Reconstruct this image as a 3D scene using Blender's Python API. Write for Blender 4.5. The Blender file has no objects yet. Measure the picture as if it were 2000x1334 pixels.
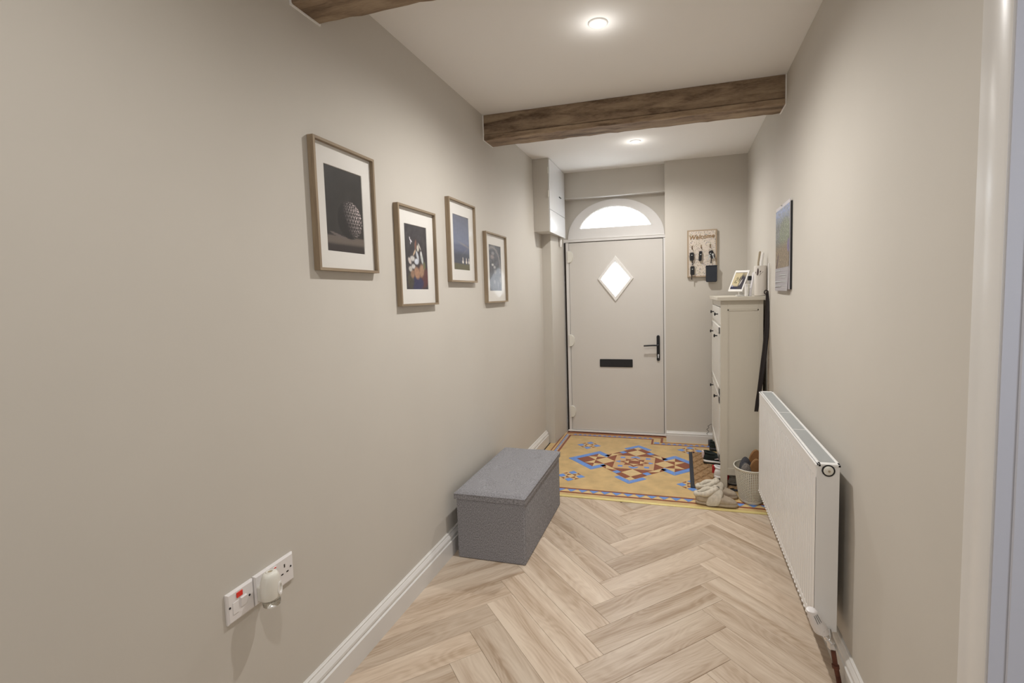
import bpy, bmesh, math, random
import numpy as np
from mathutils import Vector, Matrix
R = math.radians
random.seed(7)
C = bpy.context.scene.collection

# ------------------------------------------------------------ camera, world, lights, exposure
cam = bpy.data.cameras.new('camera'); camo = bpy.data.objects.new('camera', cam); C.objects.link(camo)
yaw, pitch, roll = R(16.1598), R(4.2794), R(-1.5243)
fw = Vector((-math.sin(yaw)*math.cos(pitch), math.cos(yaw)*math.cos(pitch), -math.sin(pitch)))
rt = Vector((math.cos(yaw), math.sin(yaw), 0)); up = rt.cross(fw)
rt2 = rt*math.cos(roll)+up*math.sin(roll); up2 = -rt*math.sin(roll)+up*math.cos(roll)
camo.matrix_world = Matrix(((rt2.x, up2.x, -fw.x, 1.25405), (rt2.y, up2.y, -fw.y, 0), (rt2.z, up2.z, -fw.z, 1.44), (0, 0, 0, 1)))
cam.sensor_width = 36; cam.lens = 960.43/2000*36
cam.shift_x = -(1051.19-1000)/2000; cam.shift_y = (647.11-667)/2000
cam.clip_start = .01
bpy.context.scene.camera = camo
W = bpy.data.worlds.new('world'); bpy.context.scene.world = W; W.use_nodes = True
W.node_tree.nodes['Background'].inputs[0].default_value = (.86, .93, 1, 1)
W.node_tree.nodes['Background'].inputs[1].default_value = 11
vs = bpy.context.scene.view_settings
vs.view_transform = 'Standard'; vs.look = 'None'; vs.gamma = 1; vs.exposure = 0; vs.use_curve_mapping = False

def area(name, loc, rot, sx, sy, power, col):
    l = bpy.data.lights.new(name, 'AREA'); l.shape = 'RECTANGLE'; l.size = sx; l.size_y = sy
    l.energy = power; l.color = col
    o = bpy.data.objects.new(name, l); C.objects.link(o); o.location = loc; o.rotation_euler = rot
    return o
# soft fill added behind the camera, and the neighbouring room's window daylight
area('hall_fill', (1.35, -1.75, 1.35), (R(92), 0, R(22)), .8, 2.2, 10, (1, .99, .98))
area('side_room_daylight', (3.3, -.9, 1.6), (R(90), 0, R(20)), 1.2, 1.4, 20, (.80, .87, 1))
SPOT = 71; BULB = .38
LIGHTS = [(.909, .46), (.909, 2.273), (.918, 4.08)]
H = 2.635; RW = 1.834; DY = 4.947

# ------------------------------------------------------------ materials
def mat(name, col, rough=.6, metal=0, noise=None, bump=0, bscale=200, spec=.4, coat=0):
    m = bpy.data.materials.new(name); m.use_nodes = True; nt = m.node_tree; b = nt.nodes['Principled BSDF']
    b.inputs['Base Color'].default_value = (*col, 1); b.inputs['Roughness'].default_value = rough
    b.inputs['Metallic'].default_value = metal; b.inputs['Specular IOR Level'].default_value = spec
    if coat: b.inputs['Coat Weight'].default_value = coat
    tc = nt.nodes.new('ShaderNodeTexCoord')
    if noise:
        sc, amt = noise
        n = nt.nodes.new('ShaderNodeTexNoise'); n.inputs['Scale'].default_value = sc; n.inputs['Detail'].default_value = 6
        r = nt.nodes.new('ShaderNodeValToRGB')
        r.color_ramp.elements[0].position = .3; r.color_ramp.elements[1].position = .7
        r.color_ramp.elements[0].color = (*[c*(1-amt) for c in col], 1)
        r.color_ramp.elements[1].color = (*[min(1, c*(1+amt)) for c in col], 1)
        nt.links.new(tc.outputs['Object'], n.inputs['Vector']); nt.links.new(n.outputs['Fac'], r.inputs['Fac'])
        nt.links.new(r.outputs['Color'], b.inputs['Base Color'])
    if bump:
        n = nt.nodes.new('ShaderNodeTexNoise'); n.inputs['Scale'].default_value = bscale; n.inputs['Detail'].default_value = 4
        bp = nt.nodes.new('ShaderNodeBump'); bp.inputs['Strength'].default_value = bump; bp.inputs['Distance'].default_value = .002
        nt.links.new(tc.outputs['Object'], n.inputs['Vector']); nt.links.new(n.outputs['Fac'], bp.inputs['Height'])
        nt.links.new(bp.outputs['Normal'], b.inputs['Normal'])
    return m

def wood(name, dark, mid, light, along='X', scale=6, stretch=14, rough=.45, bump=.15, rnd=True, rings=True):
    m = bpy.data.materials.new(name); m.use_nodes = True; nt = m.node_tree; b = nt.nodes['Principled BSDF']; N = nt.nodes.new; L = nt.links.new
    b.inputs['Roughness'].default_value = rough; b.inputs['Specular IOR Level'].default_value = .4
    tc = N('ShaderNodeTexCoord'); oi = N('ShaderNodeObjectInfo')
    off = N('ShaderNodeVectorMath'); off.operation = 'SCALE'; off.inputs[0].default_value = (37, 19, 53)
    L(oi.outputs['Random'], off.inputs['Scale'])
    add = N('ShaderNodeVectorMath'); add.operation = 'ADD'
    L(tc.outputs['Object'], add.inputs[0])
    if rnd: L(off.outputs[0], add.inputs[1])
    mp = N('ShaderNodeMapping'); s = [scale]*3; s['XYZ'.index(along)] = scale/stretch; mp.inputs['Scale'].default_value = s
    L(add.outputs[0], mp.inputs['Vector'])
    # broad streaks
    n1 = N('ShaderNodeTexNoise'); n1.inputs['Scale'].default_value = 2.2; n1.inputs['Detail'].default_value = 4; n1.inputs['Distortion'].default_value = .6
    L(mp.outputs[0], n1.inputs['Vector'])
    # cathedral rings: contour lines of a low-frequency field
    n2 = N('ShaderNodeTexNoise'); n2.inputs['Scale'].default_value = 1.1; n2.inputs['Detail'].default_value = 1.5
    mp2 = N('ShaderNodeMapping'); s2 = [scale]*3; s2['XYZ'.index(along)] = scale/5; mp2.inputs['Scale'].default_value = s2
    L(add.outputs[0], mp2.inputs['Vector']); L(mp2.outputs[0], n2.inputs['Vector'])
    mu = N('ShaderNodeMath'); mu.operation = 'MULTIPLY'; mu.inputs[1].default_value = 130; L(n2.outputs['Fac'], mu.inputs[0])
    si = N('ShaderNodeMath'); si.operation = 'SINE'; L(mu.outputs[0], si.inputs[0])
    # fine fibres
    n3 = N('ShaderNodeTexNoise'); n3.inputs['Scale'].default_value = 22; n3.inputs['Detail'].default_value = 3
    L(mp.outputs[0], n3.inputs['Vector'])
    a1 = N('ShaderNodeMath'); a1.operation = 'MULTIPLY_ADD'; a1.inputs[1].default_value = .040 if rings else 0.0
    L(si.outputs[0], a1.inputs[0]); L(n1.outputs['Fac'], a1.inputs[2])
    a2 = N('ShaderNodeMath'); a2.operation = 'MULTIPLY_ADD'; a2.inputs[1].default_value = .28
    L(n3.outputs['Fac'], a2.inputs[0]); L(a1.outputs[0], a2.inputs[2])
    a3 = N('ShaderNodeMath'); a3.operation = 'SUBTRACT'; a3.inputs[1].default_value = .14; L(a2.outputs[0], a3.inputs[0])
    r = N('ShaderNodeValToRGB'); e = r.color_ramp.elements; e[0].position = .3; e[0].color = (*dark, 1); e[1].position = .68; e[1].color = (*light, 1)
    k = e.new(.48); k.color = (*mid, 1)
    L(a3.outputs[0], r.inputs['Fac'])
    hs = N('ShaderNodeHueSaturation'); v = N('ShaderNodeMapRange'); v.inputs['To Min'].default_value = .9; v.inputs['To Max'].default_value = 1.1
    L(oi.outputs['Random'], v.inputs['Value'])
    if rnd: L(v.outputs[0], hs.inputs['Value'])
    L(r.outputs['Color'], hs.inputs['Color']); L(hs.outputs['Color'], b.inputs['Base Color'])
    bp = N('ShaderNodeBump'); bp.inputs['Strength'].default_value = bump; bp.inputs['Distance'].default_value = .001
    L(a2.outputs[0], bp.inputs['Height']); L(bp.outputs['Normal'], b.inputs['Normal'])
    return m

M = {}
M['wall'] = mat('wall_paint_beige', (.59, .553, .495), .7, noise=(3, .015), bump=.05, bscale=120, spec=.25)
M['ceil'] = mat('ceiling_paint', (.88, .86, .83), .8, bump=.03, bscale=150, spec=.2)
M['gloss'] = mat('white_gloss_paint', (.72, .70, .67), .28, spec=.5)
M['casing'] = mat('casing_satin_paint', (.72, .70, .67), .3, spec=.5)
M['lining'] = mat('cool_white_paint', (.56, .56, .60), .45)
M['upvc'] = mat('white_upvc', (.74, .72, .70), .4)
M['leaf'] = mat('door_leaf_grained', (.67, .64, .60), .5, bump=.15, bscale=350)
M['cup'] = mat('cupboard_white', (.78, .78, .78), .22, spec=.6)
M['black'] = mat('black_metal', (.012, .012, .014), .35)
M['blackmatt'] = mat('black_rubber', (.02, .02, .022), .7)
M['dark'] = mat('dark_gap', (.03, .022, .018), .9)
M['chrome'] = mat('chrome', (.75, .75, .76), .15, metal=1)
M['copper'] = mat('dull_copper_pipe', (.13, .05, .032), .45, metal=.5, noise=(30, .4))
M['plastic'] = mat('white_plastic', (.80, .77, .76), .3)
M['plastic_cream'] = mat('cream_plastic', (.78, .76, .69), .3)
M['rad'] = mat('radiator_enamel', (.80, .79, .775), .3, spec=.5)
M['grille'] = mat('radiator_grille_grey', (.50, .515, .51), .4)
M['plank'] = wood('oak_plank', (.41, .30, .205), (.555, .44, .335), (.66, .55, .435), scale=7, rough=.34)
M['beam'] = wood('beam_wood', (.11, .07, .042), (.25, .175, .115), (.38, .285, .19), scale=9, stretch=5, rough=.75, bump=.5, rings=False)
M['frame'] = wood('frame_wood', (.22, .16, .105), (.285, .215, .14), (.34, .265, .18), along='Z', scale=18, rough=.6, rings=False)
M['frame_h'] = wood('frame_wood_horizontal', (.22, .16, .105), (.285, .215, .14), (.34, .265, .18), along='Y', scale=18, rough=.6, rings=False)
M['mount'] = mat('mount_card', (.80, .775, .73), .8)
M['gold'] = mat('brass_trim', (.90, .76, .33), .35, metal=.45)
M['tan'] = mat('tile_tan', (.64, .45, .21), .35, noise=(9, .14))
M['pale'] = mat('tile_pale', (.72, .53, .27), .35, noise=(25, .07))
M['pink'] = mat('tile_pinkish', (.63, .41, .21), .35, noise=(25, .05))
M['red'] = mat('tile_maroon', (.27, .075, .036), .35, noise=(40, .15))
M['blue'] = mat('tile_blue', (.15, .31, .74), .35, noise=(40, .12))
M['grey'] = mat('heather_grey_fabric', (.18, .18, .19), .95)
M['cab'] = mat('cabinet_cream', (.60, .555, .47), .4)
M['cabf'] = mat('cabinet_front_white', (.74, .72, .67), .3)
M['coir'] = mat('coir', (.36, .225, .115), .95, noise=(120, .35), bump=.8, bscale=300)
M['matedge'] = mat('mat_rubber_edge', (.035, .038, .05), .7)
M['basket'] = mat('basket_plastic', (.66, .63, .54), .45)
M['fluff'] = mat('cream_fleece', (.66, .60, .50), 1, noise=(60, .12), bump=1, bscale=350)
M['suede'] = mat('beige_suede', (.42, .345, .26), .95, noise=(60, .1), bump=.4, bscale=400)
M['greyfluff'] = mat('grey_knit', (.20, .18, .165), 1, noise=(250, .6), bump=1, bscale=400)
M['darkfluff'] = mat('dark_grey_felt', (.07, .07, .08), 1, noise=(200, .4), bump=.6)
M['tanleather'] = mat('brown_leather', (.27, .135, .055), .6, noise=(30, .15))
M['tanedge'] = mat('leather_edge', (.42, .25, .12), .6)
M['mesh'] = mat('black_mesh_fabric', (.018, .024, .022), .9, bump=.4, bscale=500)
M['whiterub'] = mat('white_rubber', (.82, .80, .78), .5)
M['redfab'] = mat('red_fabric', (.40, .015, .02), .7)
M['pinkfab'] = mat('pale_pink_fabric', (.72, .58, .56), .7)
M['greyfab'] = mat('light_grey_fabric', (.30, .29, .27), .9, noise=(200, .3))
M['pot'] = mat('cream_ceramic', (.70, .655, .60), .3)
M['leafdecal'] = mat('dark_leaf_decal', (.05, .02, .018), .5)
M['spoon'] = mat('pale_wood_stick', (.42, .35, .25), .7)
M['paper'] = mat('paper', (.70, .67, .68), .8)
M['white'] = mat('white_matt', (.82, .80, .77), .5)
M['redlamp'] = mat('neon_red', (.75, .02, .01), .2, coat=.5)
M['brownwood'] = mat('brown_lettering', (.34, .21, .10), .8)
M['pouch'] = mat('navy_pouch', (.022, .026, .036), .6, bump=.3, bscale=500)
M['boardedge'] = mat('board_edge_wood', (.40, .31, .22), .8)
M['horn'] = mat('black_shoehorn', (.018, .013, .013), .35)

# heather fabric
nt = M['grey'].node_tree; b = nt.nodes['Principled BSDF']; tc = nt.nodes['Texture Coordinate']
mp = nt.nodes.new('ShaderNodeMapping'); mp.inputs['Scale'].default_value = (1, 1, .45)
n = nt.nodes.new('ShaderNodeTexNoise'); n.inputs['Scale'].default_value = 330; n.inputs['Detail'].default_value = 4
r = nt.nodes.new('ShaderNodeValToRGB'); r.color_ramp.elements[0].position = .34; r.color_ramp.elements[1].position = .66
r.color_ramp.elements[0].color = (.145, .142, .15, 1); r.color_ramp.elements[1].color = (.38, .375, .395, 1)
bp = nt.nodes.new('ShaderNodeBump'); bp.inputs['Strength'].default_value = .5; bp.inputs['Distance'].default_value = .001
nt.links.new(tc.outputs['Object'], mp.inputs[0]); nt.links.new(mp.outputs[0], n.inputs['Vector']); nt.links.new(n.outputs['Fac'], r.inputs['Fac'])
nt.links.new(r.outputs[0], b.inputs['Base Color']); nt.links.new(n.outputs['Fac'], bp.inputs['Height']); nt.links.new(bp.outputs[0], b.inputs['Normal'])

def glassy(name, col, rough, trans=1, ior=1.45):
    m = bpy.data.materials.new(name); m.use_nodes = True; b = m.node_tree.nodes['Principled BSDF']
    b.inputs['Base Color'].default_value = (*col, 1); b.inputs['Roughness'].default_value = rough
    b.inputs['Transmission Weight'].default_value = trans; b.inputs['IOR'].default_value = ior
    return m
M['glass'] = glassy('clear_glass', (.95, .97, .96), .03)
# obscured pane: passes diffuse daylight
m = bpy.data.materials.new('frosted_pane'); m.use_nodes = True; nt = m.node_tree; nt.nodes.remove(nt.nodes['Principled BSDF'])
t = nt.nodes.new('ShaderNodeBsdfTransparent'); tl = nt.nodes.new('ShaderNodeBsdfTranslucent'); mx = nt.nodes.new('ShaderNodeMixShader'); mx.inputs[0].default_value = .4
nt.links.new(t.outputs[0], mx.inputs[1]); nt.links.new(tl.outputs[0], mx.inputs[2]); nt.links.new(mx.outputs[0], nt.nodes['Material Output'].inputs[0])
M['pane'] = m
# picture glazing: thin clear sheet with a faint reflection
m = bpy.data.materials.new('picture_glazing'); m.use_nodes = True; nt = m.node_tree; nt.nodes.remove(nt.nodes['Principled BSDF'])
t = nt.nodes.new('ShaderNodeBsdfTransparent'); g = nt.nodes.new('ShaderNodeBsdfGlossy'); g.inputs['Roughness'].default_value = .04
fr = nt.nodes.new('ShaderNodeFresnel'); fr.inputs[0].default_value = 1.4; mx = nt.nodes.new('ShaderNodeMixShader')
mu = nt.nodes.new('ShaderNodeMath'); mu.operation = 'MULTIPLY'; mu.inputs[1].default_value = .22; nt.links.new(fr.outputs[0], mu.inputs[0]); nt.links.new(mu.outputs[0], mx.inputs[0]); nt.links.new(t.outputs[0], mx.inputs[1]); nt.links.new(g.outputs[0], mx.inputs[2]); nt.links.new(mx.outputs[0], nt.nodes['Material Output'].inputs[0])
M['glazing'] = m
def emis(name, col, s):
    m = bpy.data.materials.new(name); m.use_nodes = True; b = m.node_tree.nodes['Principled BSDF']
    b.inputs['Base Color'].default_value = (*col, 1); b.inputs['Emission Color'].default_value = (*col, 1); b.inputs['Emission Strength'].default_value = s
    return m
M['lamp'] = emis('lamp_lens', (1, .97, .92), 9)
def vcol(name, rough=.6, em=0):
    m = bpy.data.materials.new(name); m.use_nodes = True; nt = m.node_tree; b = nt.nodes['Principled BSDF']
    a = nt.nodes.new('ShaderNodeVertexColor'); a.layer_name = 'Col'
    nt.links.new(a.outputs['Color'], b.inputs['Base Color']); b.inputs['Roughness'].default_value = rough
    if em:
        nt.links.new(a.outputs['Color'], b.inputs['Emission Color']); b.inputs['Emission Strength'].default_value = em
    return m
M['print'] = vcol('printed_picture', .5)
M['screen'] = vcol('lit_screen', .2, .22)

# ------------------------------------------------------------ helpers
def tag(o, label=None, cat=None, group=None, kind=None):
    if label: o['label'] = label
    if cat: o['category'] = cat
    if group: o['group'] = group
    if kind: o['kind'] = kind
    return o
def thing(name, loc, label, cat, group=None):
    o = bpy.data.objects.new(name, None); C.objects.link(o); o.location = loc; o.empty_display_size = .05
    return tag(o, label, cat, group)
def wloc(o):
    v = Vector((0, 0, 0))
    while o is not None:
        v += o.location; o = o.parent
    return v
def obj(name, bm, m, parent=None, smooth=False, loc=None, label=None, cat=None, kind=None, group=None, mods=None):
    """bm is in world space; origin goes to loc (or the base centre of its bounds)."""
    bmesh.ops.recalc_face_normals(bm, faces=bm.faces)
    if loc is None:
        xs = [v.co for v in bm.verts]
        loc = Vector(((min(v.x for v in xs)+max(v.x for v in xs))/2, (min(v.y for v in xs)+max(v.y for v in xs))/2, min(v.z for v in xs)))
    loc = Vector(loc)
    bmesh.ops.translate(bm, verts=bm.verts, vec=-loc)
    me = bpy.data.meshes.new(name); bm.to_mesh(me); bm.free()
    if smooth:
        for f in me.polygons: f.use_smooth = True
        if smooth != 'all':
            try: me.set_sharp_from_angle(angle=R(40))
            except Exception: pass
    if m is not None: me.materials.append(m)
    o = bpy.data.objects.new(name, me); C.objects.link(o)
    if parent is not None:
        o.parent = parent; o.location = loc - wloc(parent)
    else: o.location = loc
    return tag(o, label, cat, group, kind)
def B(): return bmesh.new()
def box(bm, x0, x1, y0, y1, z0, z1, bev=0, seg=1):
    r = bmesh.ops.create_cube(bm, size=1); vs_ = r['verts']
    for v in vs_:
        v.co = Vector((x0 if v.co.x < 0 else x1, y0 if v.co.y < 0 else y1, z0 if v.co.z < 0 else z1))
    if bev:
        es = list({e for v in vs_ for e in v.link_edges})
        bmesh.ops.bevel(bm, geom=es, offset=bev, segments=seg, affect='EDGES', profile=.5)
    return bm
def bx(*a, **k): return box(B(), *a, **k)
def prism(bm, pts, axis, a0, a1, inset=0):
    """polygon pts (2D) extruded along axis. axis X: pts=(y,z); Y: pts=(x,z); Z: pts=(x,y)"""
    def P(p, a):
        return (a, p[0], p[1]) if axis == 'X' else (p[0], a, p[1]) if axis == 'Y' else (p[0], p[1], a)
    lo = [bm.verts.new(P(p, a0)) for p in pts]
    hi = [bm.verts.new(P(p, a1)) for p in (shrink(pts, inset) if inset else pts)]
    n = len(pts)
    bm.faces.new(lo[::-1]); bm.faces.new(hi)
    for i in range(n): bm.faces.new((lo[i], lo[(i+1) % n], hi[(i+1) % n], hi[i]))
    return bm
def area2(p): return sum(p[i][0]*p[(i+1) % len(p)][1]-p[(i+1) % len(p)][0]*p[i][1] for i in range(len(p)))/2
def shrink(pts, d):
    p = [Vector(q) for q in pts]; s = 1 if area2(pts) > 0 else -1; n = len(p); out = []
    for i in range(n):
        a, b_, c = p[i-1], p[i], p[(i+1) % n]
        e1 = (b_-a).normalized(); e2 = (c-b_).normalized()
        n1 = Vector((-e1.y, e1.x))*s; n2 = Vector((-e2.y, e2.x))*s
        k = 1+n1.dot(n2)
        if k < .15: k = .15
        out.append(tuple(b_+(n1+n2)*(d/k)))
    return out
def tube(bm, path, rad, seg=10, cap=True):
    path = [Vector(p) for p in path]; n = len(path)
    rads = rad if isinstance(rad, (list, tuple)) else [rad]*n
    t0 = (path[1]-path[0]).normalized(); u = t0.orthogonal().normalized(); rings = []
    for i in range(n):
        t = (path[min(i+1, n-1)]-path[max(i-1, 0)]).normalized()
        u = (u-t*u.dot(t)).normalized(); w = t.cross(u)
        rings.append([bm.verts.new(path[i]+(u*math.cos(a)+w*math.sin(a))*rads[i]) for a in [2*math.pi*k/seg for k in range(seg)]])
    for i in range(n-1):
        for k in range(seg): bm.faces.new((rings[i][k], rings[i][(k+1) % seg], rings[i+1][(k+1) % seg], rings[i+1][k]))
    if cap: bm.faces.new(rings[0][::-1]); bm.faces.new(rings[-1])
    return bm
def lathe(bm, prof, c, axis=(0, 0, 1), seg=24, cap=True, sx=1, sy=1):
    """prof: list (r, h) along axis from c"""
    ax = Vector(axis).normalized(); u = Vector((1, 0, 0)) if abs(ax.z) > .9 else ax.orthogonal().normalized(); w = ax.cross(u); c = Vector(c)
    rings = [[bm.verts.new(c+ax*h+(u*math.cos(a)*sx+w*math.sin(a)*sy)*max(r_, 1e-5)) for a in [2*math.pi*k/seg for k in range(seg)]] for r_, h in prof]
    for i in range(len(prof)-1):
        for k in range(seg): bm.faces.new((rings[i][k], rings[i][(k+1) % seg], rings[i+1][(k+1) % seg], rings[i+1][k]))
    if cap: bm.faces.new(rings[0][::-1]); bm.faces.new(rings[-1])
    return bm
def loft(bm, rings, cap=True, closed=True):
    V = [[bm.verts.new(p) for p in r_] for r_ in rings]; n = len(V[0])
    for i in range(len(V)-1):
        for k in range(n if closed else n-1): bm.faces.new((V[i][k], V[i][(k+1) % n], V[i+1][(k+1) % n], V[i+1][k]))
    if cap: bm.faces.new(V[0][::-1]); bm.faces.new(V[-1])
    return bm
def xf(bm, mtx): bmesh.ops.transform(bm, matrix=mtx, verts=bm.verts); return bm
def subsurf(o, lv=2):
    s = o.modifiers.new('s', 'SUBSURF'); s.levels = lv; s.render_levels = lv
    for f in o.data.polygons: f.use_smooth = True
    return o
def paint_grid(fn, nu, nv, place):
    """grid mesh with per-cell colours. fn(u, v) arrays (v=0 at top) -> rgb linear; place(u, v)->xyz"""
    bm = B(); lay = bm.loops.layers.float_color.new('Col')
    us = (np.arange(nu)+.5)/nu; vv = (np.arange(nv)+.5)/nv
    U, V = np.meshgrid(us, vv); col = np.clip(fn(U, V), 0, 1)
    P = [[bm.verts.new(place(i/nu, j/nv)) for i in range(nu+1)] for j in range(nv+1)]
    for j in range(nv):
        for i in range(nu):
            f = bm.faces.new((P[j][i], P[j+1][i], P[j+1][i+1], P[j][i+1]))
            c = (*col[j, i], 1)
            for l in f.loops: l[lay] = c
    return bm
def nz(U, V, s, seed=0):
    rs = np.random.RandomState(seed); out = np.zeros_like(U)
    for _ in range(14):
        a = rs.rand()*6.283; f = s*(.5+rs.rand()*1.5); ph = rs.rand()*6.283
        out += np.sin((U*math.cos(a)+V*math.sin(a))*f*6.283+ph)
    return out/5
def mixc(base, m_, col): return base*(1-m_[..., None])+np.array(col)*m_[..., None]
def blob(U, V, cx, cy, rx, ry, a=0, soft=.25):
    x = U-cx; y = V-cy; ca, sa = math.cos(a), math.sin(a); d = np.sqrt(((x*ca+y*sa)/rx)**2+((-x*sa+y*ca)/ry)**2)
    return np.clip((1-d)/soft, 0, 1)

# ------------------------------------------------------------ shell
bm = bx(-.15, 0, -2, 4.52, 0, H)
obj('wall_left', bm, M['wall'], kind='structure')
bm = B()
prism(bm, [(-.15, 4.52), (.088, 4.52), (.112, DY+.03), (-.15, DY+.03)], 'Z', 0, H)
obj('wall_left_pier', bm, M['wall'], kind='structure')
bm = B()
box(bm, RW, RW+.14, 1.12, 5.1, 0, H); box(bm, RW, RW+.14, -2, .2, 0, H); box(bm, RW, RW+.14, .2, 1.12, 2.05, H)
obj('wall_right', bm, M['wall'], kind='structure')
obj('ceiling', bx(-.15, RW+.14, -2, 5.1, H, H+.1), M['ceil'], kind='structure')
obj('wall_back', bx(-.15, RW+.14, -2.1, -2, 0, H), M['wall'], kind='structure')
# far wall: right pier, header over the door recess, and the infill around the fanlight
CX = .636
bm = B(); box(bm, 1.122, RW+.14, 4.79, 5.1, 0, H); box(bm, -.15, 1.122, 4.885, 5.1, 2.384, H)
def arch(rx, rz, z0, n=40, c=CX): return [(c+rx*math.cos(a), z0+rz*math.sin(a)) for a in [math.pi*k/n for k in range(n+1)]]
ar = arch(.473, .372, 1.99)
# infill between outer rectangle and arch, as two extruded polygons (left and right of the crown)
half = len(ar)//2
ptsR = ar[:half+1]+[(CX, 2.40), (1.13, 2.40), (1.13, 1.99)]
ptsL = ar[half:]+[(.05, 1.99), (.05, 2.40), (CX, 2.40)]
prism(bm, ptsR, 'Y', 4.962, 5.06); prism(bm, ptsL, 'Y', 4.962, 5.06)
obj('wall_end', bm, M['wall'], kind='structure')

obj('trim_3', bx(.148, 1.1215, 4.879, 4.961, 2.379, 2.3835, .001), M['gloss'], kind='structure')
# fanlight window
fw_ = B(); o_ = arch(.478, .377, 1.985); i_ = arch(.372, .302, 1.99)
i_ = [p for p in i_ if p[1] > 2.086]; 
def arc_at(rx, rz, z0, zlow, n=40):
    a0 = math.asin((zlow-z0)/rz); return [(CX+rx*math.cos(a), z0+rz*math.sin(a)) for a in [a0+(math.pi-2*a0)*k/n for k in range(n+1)]]
O = arc_at(.476, .375, 1.985, 1.987); I = arc_at(.376, .302, 1.99, 2.087)
def ringfaces(bm, A, Bp, y0, y1):
    n = len(A); v = {}
    for s, P in (('a', A), ('b', Bp)):
        for y in (y0, y1): v[s, y] = [bm.verts.new((p[0], y, p[1])) for p in P]
    for i in range(n-1):
        bm.faces.new((v['a', y0][i], v['a', y0][i+1], v['b', y0][i+1], v['b', y0][i]))
        bm.faces.new((v['b', y0][i], v['b', y0][i+1], v['b', y1][i+1], v['b', y1][i]))
        bm.faces.new((v['a', y0][i+1], v['a', y0][i], v['a', y1][i], v['a', y1][i+1]))
ringfaces(fw_, O, I, 4.945, 5.0)
prism(fw_, [(CX-.476, 1.987), (CX+.476, 1.987), (CX+.358, 2.0865), (CX-.358, 2.0865)], 'Y', 4.945, 5.0)
w1 = obj('window_1', fw_, M['upvc'], kind='structure')
g = B(); prism(g, arc_at(.378, .304, 1.99, 2.085), 'Y', 4.974, 4.978); obj('pane', g, M['pane'], w1)
bead = B(); ringfaces(bead, arc_at(.379, .305, 1.99, 2.083), arc_at(.370, .296, 1.99, 2.09), 4.955, 4.972)
box(bead, CX-.362, CX+.362, 4.955, 4.972, 2.083, 2.09); obj('glazing_bead', bead, M['white'], w1)

# front door
df = B()
box(df, .137, .1655, 4.94, 5.03, 0, 1.954); box(df, 1.1005, 1.124, 4.94, 5.03, 0, 1.954); box(df, .112, 1.124, 4.94, 5.03, 1.957, 1.988, .002)
trim = obj('door_frame', df, M['upvc'], kind='structure')
obj('gap_shade_strip', bx(.118, .1365, 4.95, 5.0, 0, 1.956), M['dark'], trim)  # dark strip put in the gap by the wall, its shade given as colour
obj('head_bead', bx(.16, 1.11, 4.936, 4.944, 1.984, 1.99), M['white'], trim)
obj('sill', bx(.125, 1.115, 4.93, 5.0, .008, .022, .002), M['white'], trim)
bm = B(); box(bm, .14, .20, 4.998, 5.03, 0, 1.97); box(bm, 1.06, 1.12, 4.998, 5.03, 0, 1.97); box(bm, .20, 1.06, 4.998, 5.03, 1.90, 1.97); box(bm, .20, 1.06, 4.998, 5.03, 0, .06)
obj('backing_seal', bm, M['dark'], trim)
# leaf with a diamond hole
x0, x1, z0, z1 = .1685, 1.0955, .026, 1.950
cx, cz = .636, 1.577
hole = [(cx, cz+.172), (cx-.140, cz), (cx, cz-.172), (cx+.140, cz)]
outer = [(x0, z1), (x0, z0), (x1, z0), (x1, z1)]
bm = B()
top = (cx, z1); bot = (cx, z0)
prism(bm, [(cx, z1), (x0, z1), (x0, z0), (cx, z0), hole[2], hole[1], hole[0]], 'Y', 4.951, 4.995)
prism(bm, [(cx, z1), hole[0], hole[3], hole[2], (cx, z0), (x1, z0), (x1, z1)], 'Y', 4.951, 4.995)
door = obj('door_1', bm, M['leaf'], kind='structure')
def ringpoly(bm, Op, Ip, y0, y1, ymid=None):
    n = len(Op)
    a = [bm.verts.new((p[0], y1, p[1])) for p in Op]; b_ = [bm.verts.new((p[0], y0, p[1])) for p in shrink(Op, .006)]
    c = [bm.verts.new((p[0], y0, p[1])) for p in shrink(Ip, -.012)]; d = [bm.verts.new((p[0], y1, p[1])) for p in Ip]
    for R1, R2 in ((a, b_), (b_, c), (c, d), (d, a)):
        for i in range(n): bm.faces.new((R1[i], R1[(i+1) % n], R2[(i+1) % n], R2[i]))
    return bm
dm = lambda w, h: [(cx, cz+h), (cx-w, cz), (cx, cz-h), (cx+w, cz)]
obj('window_surround', ringpoly(B(), dm(.180, .232), dm(.134, .165), 4.936, 4.9512), M['white'], door)
g = B(); prism(g, dm(.14, .172), 'Y', 4.968, 4.972); obj('pane', g, M['pane'], door)
def rrect(x0, x1, z0, z1, r_, n=5):
    out = []
    for cxx, czz, a0 in ((x1-r_, z1-r_, 0), (x0+r_, z1-r_, 90), (x0+r_, z0+r_, 180), (x1-r_, z0+r_, 270)):
        for k in range(n+1):
            a = R(a0+90*k/n); out.append((cxx+r_*math.cos(a), czz+r_*math.sin(a)))
    return out
bm = B(); prism(bm, rrect(.466, .795, .689, .768, .006), 'Y', 4.951, 4.944, )
lp = obj('letter_plate', bm, M['black'], door)
bm = B(); prism(bm, rrect(.474, .787, .697, .760, .004), 'Y', 4.944, 4.940); obj('letter_flap', bm, M['blackmatt'], lp)
bm = B(); prism(bm, rrect(1.030, 1.061, .757, 1.010, .015), 'Y', 4.951, 4.941)
hp_ = obj('handle', bm, M['black'], door)
bm = B(); tube(bm, [(1.046, 4.942, .915), (1.046, 4.905, .915)], .009); tube(bm, [(1.050, 4.903, .915), (.99, 4.900, .914), (.908, 4.902, .909)], [.009, .008, .007])
obj('lever', bm, M['black'], hp_, smooth=True)
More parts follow.
